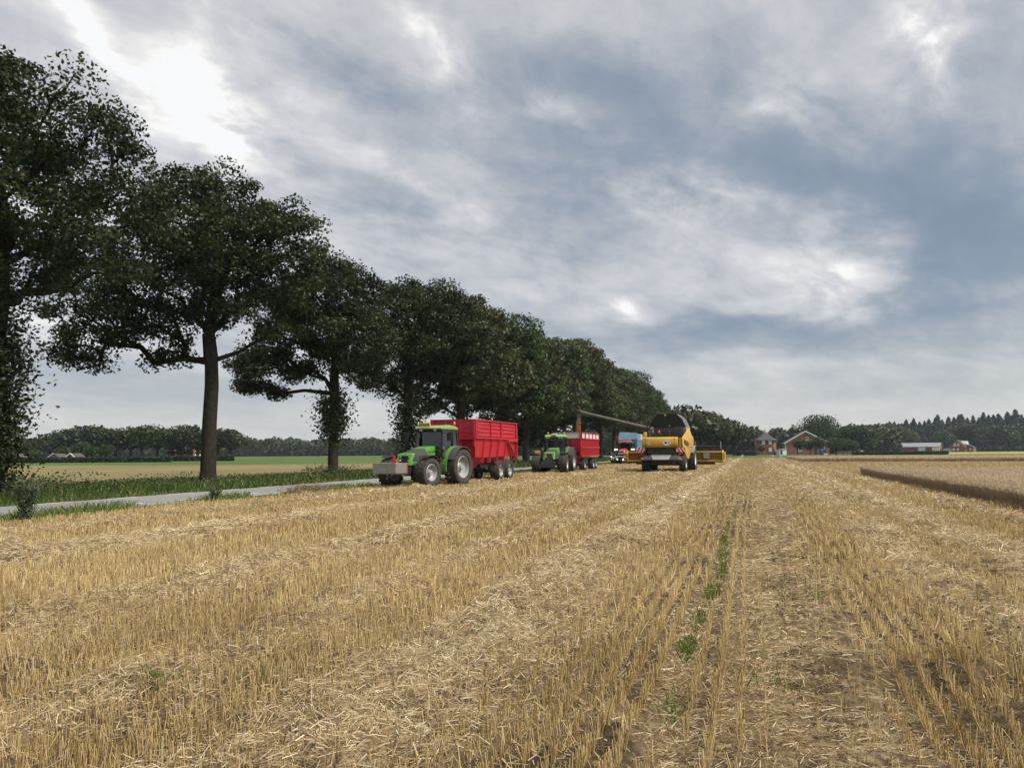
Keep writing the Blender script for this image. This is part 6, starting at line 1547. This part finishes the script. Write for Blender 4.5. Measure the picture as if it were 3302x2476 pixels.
# small red gables on the left
for i, (px, dep, w, h, lb, full) in enumerate(((232, 175, 1.9, 2.0, 'small red gabled shed with white bargeboards above the hedge', True), (178, 175, 2.6, 1.95, 'pale shed roof slope rising from the hedge beside the red gable', False), (44, 175, 1.8, 2.0, 'small red gable half hidden by the huge oak at the picture edge', True))):
    t = empty('shed', bearing(px, dep), face); tag(t, lb, 'shed'); hw = w / 2
    m = MB(); m.prism([(-hw, -.1), (hw, -.1), (hw, h - .95), (0, h - .1), (-hw, h - .95)], 'y', 0, 4); m.build('wall', M_redwood if full else M_leafA, t) if full else m.build('wall', mat_solid('weathered_boards', (0.16, 0.17, 0.15), .9), t)
    m = MB(); m.prism([(-hw - .25, h - 1.12), (0, h - .1), (hw + .25, h - 1.12), (hw + .25, h - 1.0), (0, h + .02), (-hw - .25, h - 1.0)], 'y', -.2, 4.2); rf = m.build('roof', M_tile, t)
    for s_ in ((-1, 1) if full else (-1,)):
        m = MB(); m.bar((s_ * (hw + .28), -.25, h - 1.08), (0, -.25, h - .02), .08, .2, up=(0, 1, 0)); m.bar((s_ * (hw + .28), -.25, h - 1.08), (0, -.25, h - .02), .2, .08, up=(0, 1, 0)); m.build('bargeboard', M_trim, rf)
t = empty('house', bearing(583, 262), face - R(8)); tag(t, 'orange-tiled farmhouse among the trees beside the bare oak trunk', 'house')
m = MB(); m.prism([(-.1, 0), (0, 2.0), (4, 2.0), (4.1, 0)], 'x', -6, 7) if False else m.box(-4, 4.5, 0, 6, -.1, 1.6); m.build('wall', M_trim, t)
m = MB(); m.prism([(-.4, 1.3), (3, 2.9), (6.4, 1.3), (6.4, 1.5), (3, 3.1), (-.4, 1.5)], 'x', -4.4, 4.9); rf = m.build('roof', M_otile, t)
window(t, -2.2, 0, .9, 1.0, .9, True); window(t, 2.2, 0, .9, 1.0, .9, True)

# ------------------------------------------------------------------ small things
M_turq = mat_solid('turquoise_film', (0.33, 0.58, 0.58), .35, var=.15, scale=4)
def scrap(px, py_depth, w, h, lean, label):
    t = empty('plastic_sheet', bearing(px, py_depth), face + lean * .4); tag(t, label, 'plastic sheet')
    m = MB(); n = 7; ring = []
    for i in range(n + 1):
        u = i / n; m.v += [(-w / 2 + lean * u * w * 1.2 + .06 * math.sin(i * 2.1), .10 * math.sin(i * 1.7), u * h), (w / 2 * (1 - .55 * u) + lean * u * w * 1.2, .12 * math.cos(i * 1.3), u * h), (w / 2 * (1 - .55 * u) + lean * u * w * 1.2, .12 * math.cos(i * 1.3) + .12, u * h), (-w / 2 + lean * u * w * 1.2 + .06 * math.sin(i * 2.1), .10 * math.sin(i * 1.7) + .12, u * h)]
    for i in range(n):
        for k in range(4): m.f.append((i * 4 + k, i * 4 + (k + 1) % 4, i * 4 + 4 + (k + 1) % 4, i * 4 + 4 + k))
    m.f += [(3, 2, 1, 0), (n * 4, n * 4 + 1, n * 4 + 2, n * 4 + 3)]
    m.build('film', M_turq, t, smooth=True); m = MB(); m.tube([(0, .06, -.1), (lean * w * .5, .06, h * .9)], .02, 5); m.build('stake', M_trim, t)
scrap(2386, 178, .55, .72, .9, 'turquoise plastic sheet leaning over, nearest the cutting header')
scrap(2487, 178, .68, .70, 0, 'broad pale turquoise plastic sheet at the field end below the villa')
scrap(2513, 178, .35, .72, .5, 'narrow turquoise plastic sheet right of the broad one')
M_bird = mat_solid('gull_white', (0.62, 0.62, 0.60), .7, var=.15)
M_birdd = mat_solid('dark_bird', (0.06, 0.06, 0.065), .8, var=.15)
def bird(px, py, dep, span, mat, label):
    span *= .62
    b = bearing(px, dep); hz = 1457.5 - .0065 * (px - 1651); z = CAM_H + (hz - py) / 2480 * dep
    t = empty('bird', (b.x, b.y, z), rng.uniform(0, 6.28)); tag(t, label, 'bird'); m = MB(); m.blob((0, 0, 0), (span * .09, span * .26, span * .08), 8, 6); m.blob((0, -span * .27, .02), (span * .05, span * .07, span * .05), 8, 5); m.add([(-.05 * span, .2 * span, 0), (.05 * span, .2 * span, 0), (.09 * span, .42 * span, .01), (-.09 * span, .42 * span, .01), (0, .22 * span, .03 * span)], [(0, 1, 2, 3), (0, 3, 4), (1, 4, 2), (2, 4, 3), (0, 4, 1)]); m.build('body', mat, t, smooth=True)
    for s_ in (-1, 1):
        m = MB(); m.hexa([(0, -.12 * span, 0), (s_ * span * .26, -.10 * span, .13 * span), (s_ * span * .26, .08 * span, .13 * span), (0, .12 * span, 0), (0, -.10 * span, .03 * span), (s_ * span * .26, -.08 * span, .15 * span), (s_ * span * .26, .07 * span, .15 * span), (0, .10 * span, .03 * span)]); m.hexa([(s_ * span * .26, -.10 * span, .13 * span), (s_ * span * .52, .02 * span, .08 * span), (s_ * span * .5, .08 * span, .08 * span), (s_ * span * .26, .08 * span, .13 * span), (s_ * span * .26, -.08 * span, .15 * span), (s_ * span * .52, .03 * span, .09 * span), (s_ * span * .5, .07 * span, .09 * span), (s_ * span * .26, .07 * span, .15 * span)]); m.build('wing', mat, t)
bird(2234, 1378, 75, .75, M_bird, 'white gull flying just right of the combine tank, the leading one')
bird(2243, 1383, 78, .75, M_bird, 'white gull following just behind the leading gull by the combine')
bird(2483, 1367, 130, .8, M_birdd, 'dark bird in the air above the villa roof')
bird(2694, 1339, 140, .8, M_birdd, 'dark bird in the air right of the large round tree')
bird(2806, 1329, 140, .85, M_birdd, 'dark bird high over the wood before the conifers, the highest one')
bird(2784, 1355, 150, .8, M_birdd, 'dark bird low over the wood, below the highest one')

# ------------------------------------------------------------------ air
m, nt, out = shader('haze_air')
pv = nt.nodes.new('ShaderNodeVolumePrincipled'); pv.inputs['Color'].default_value = (0.80, 0.88, 0.98, 1); pv.inputs['Density'].default_value = 0.00015; pv.inputs['Anisotropy'].default_value = 0.2
nt.links.new(pv.outputs[0], out.inputs['Volume'])
mb = MB(); mb.box(-1790, 1790, -290, 2590, -1.2, 34.0)
hz = mb.build('haze', m); tag(hz, kind='stuff')
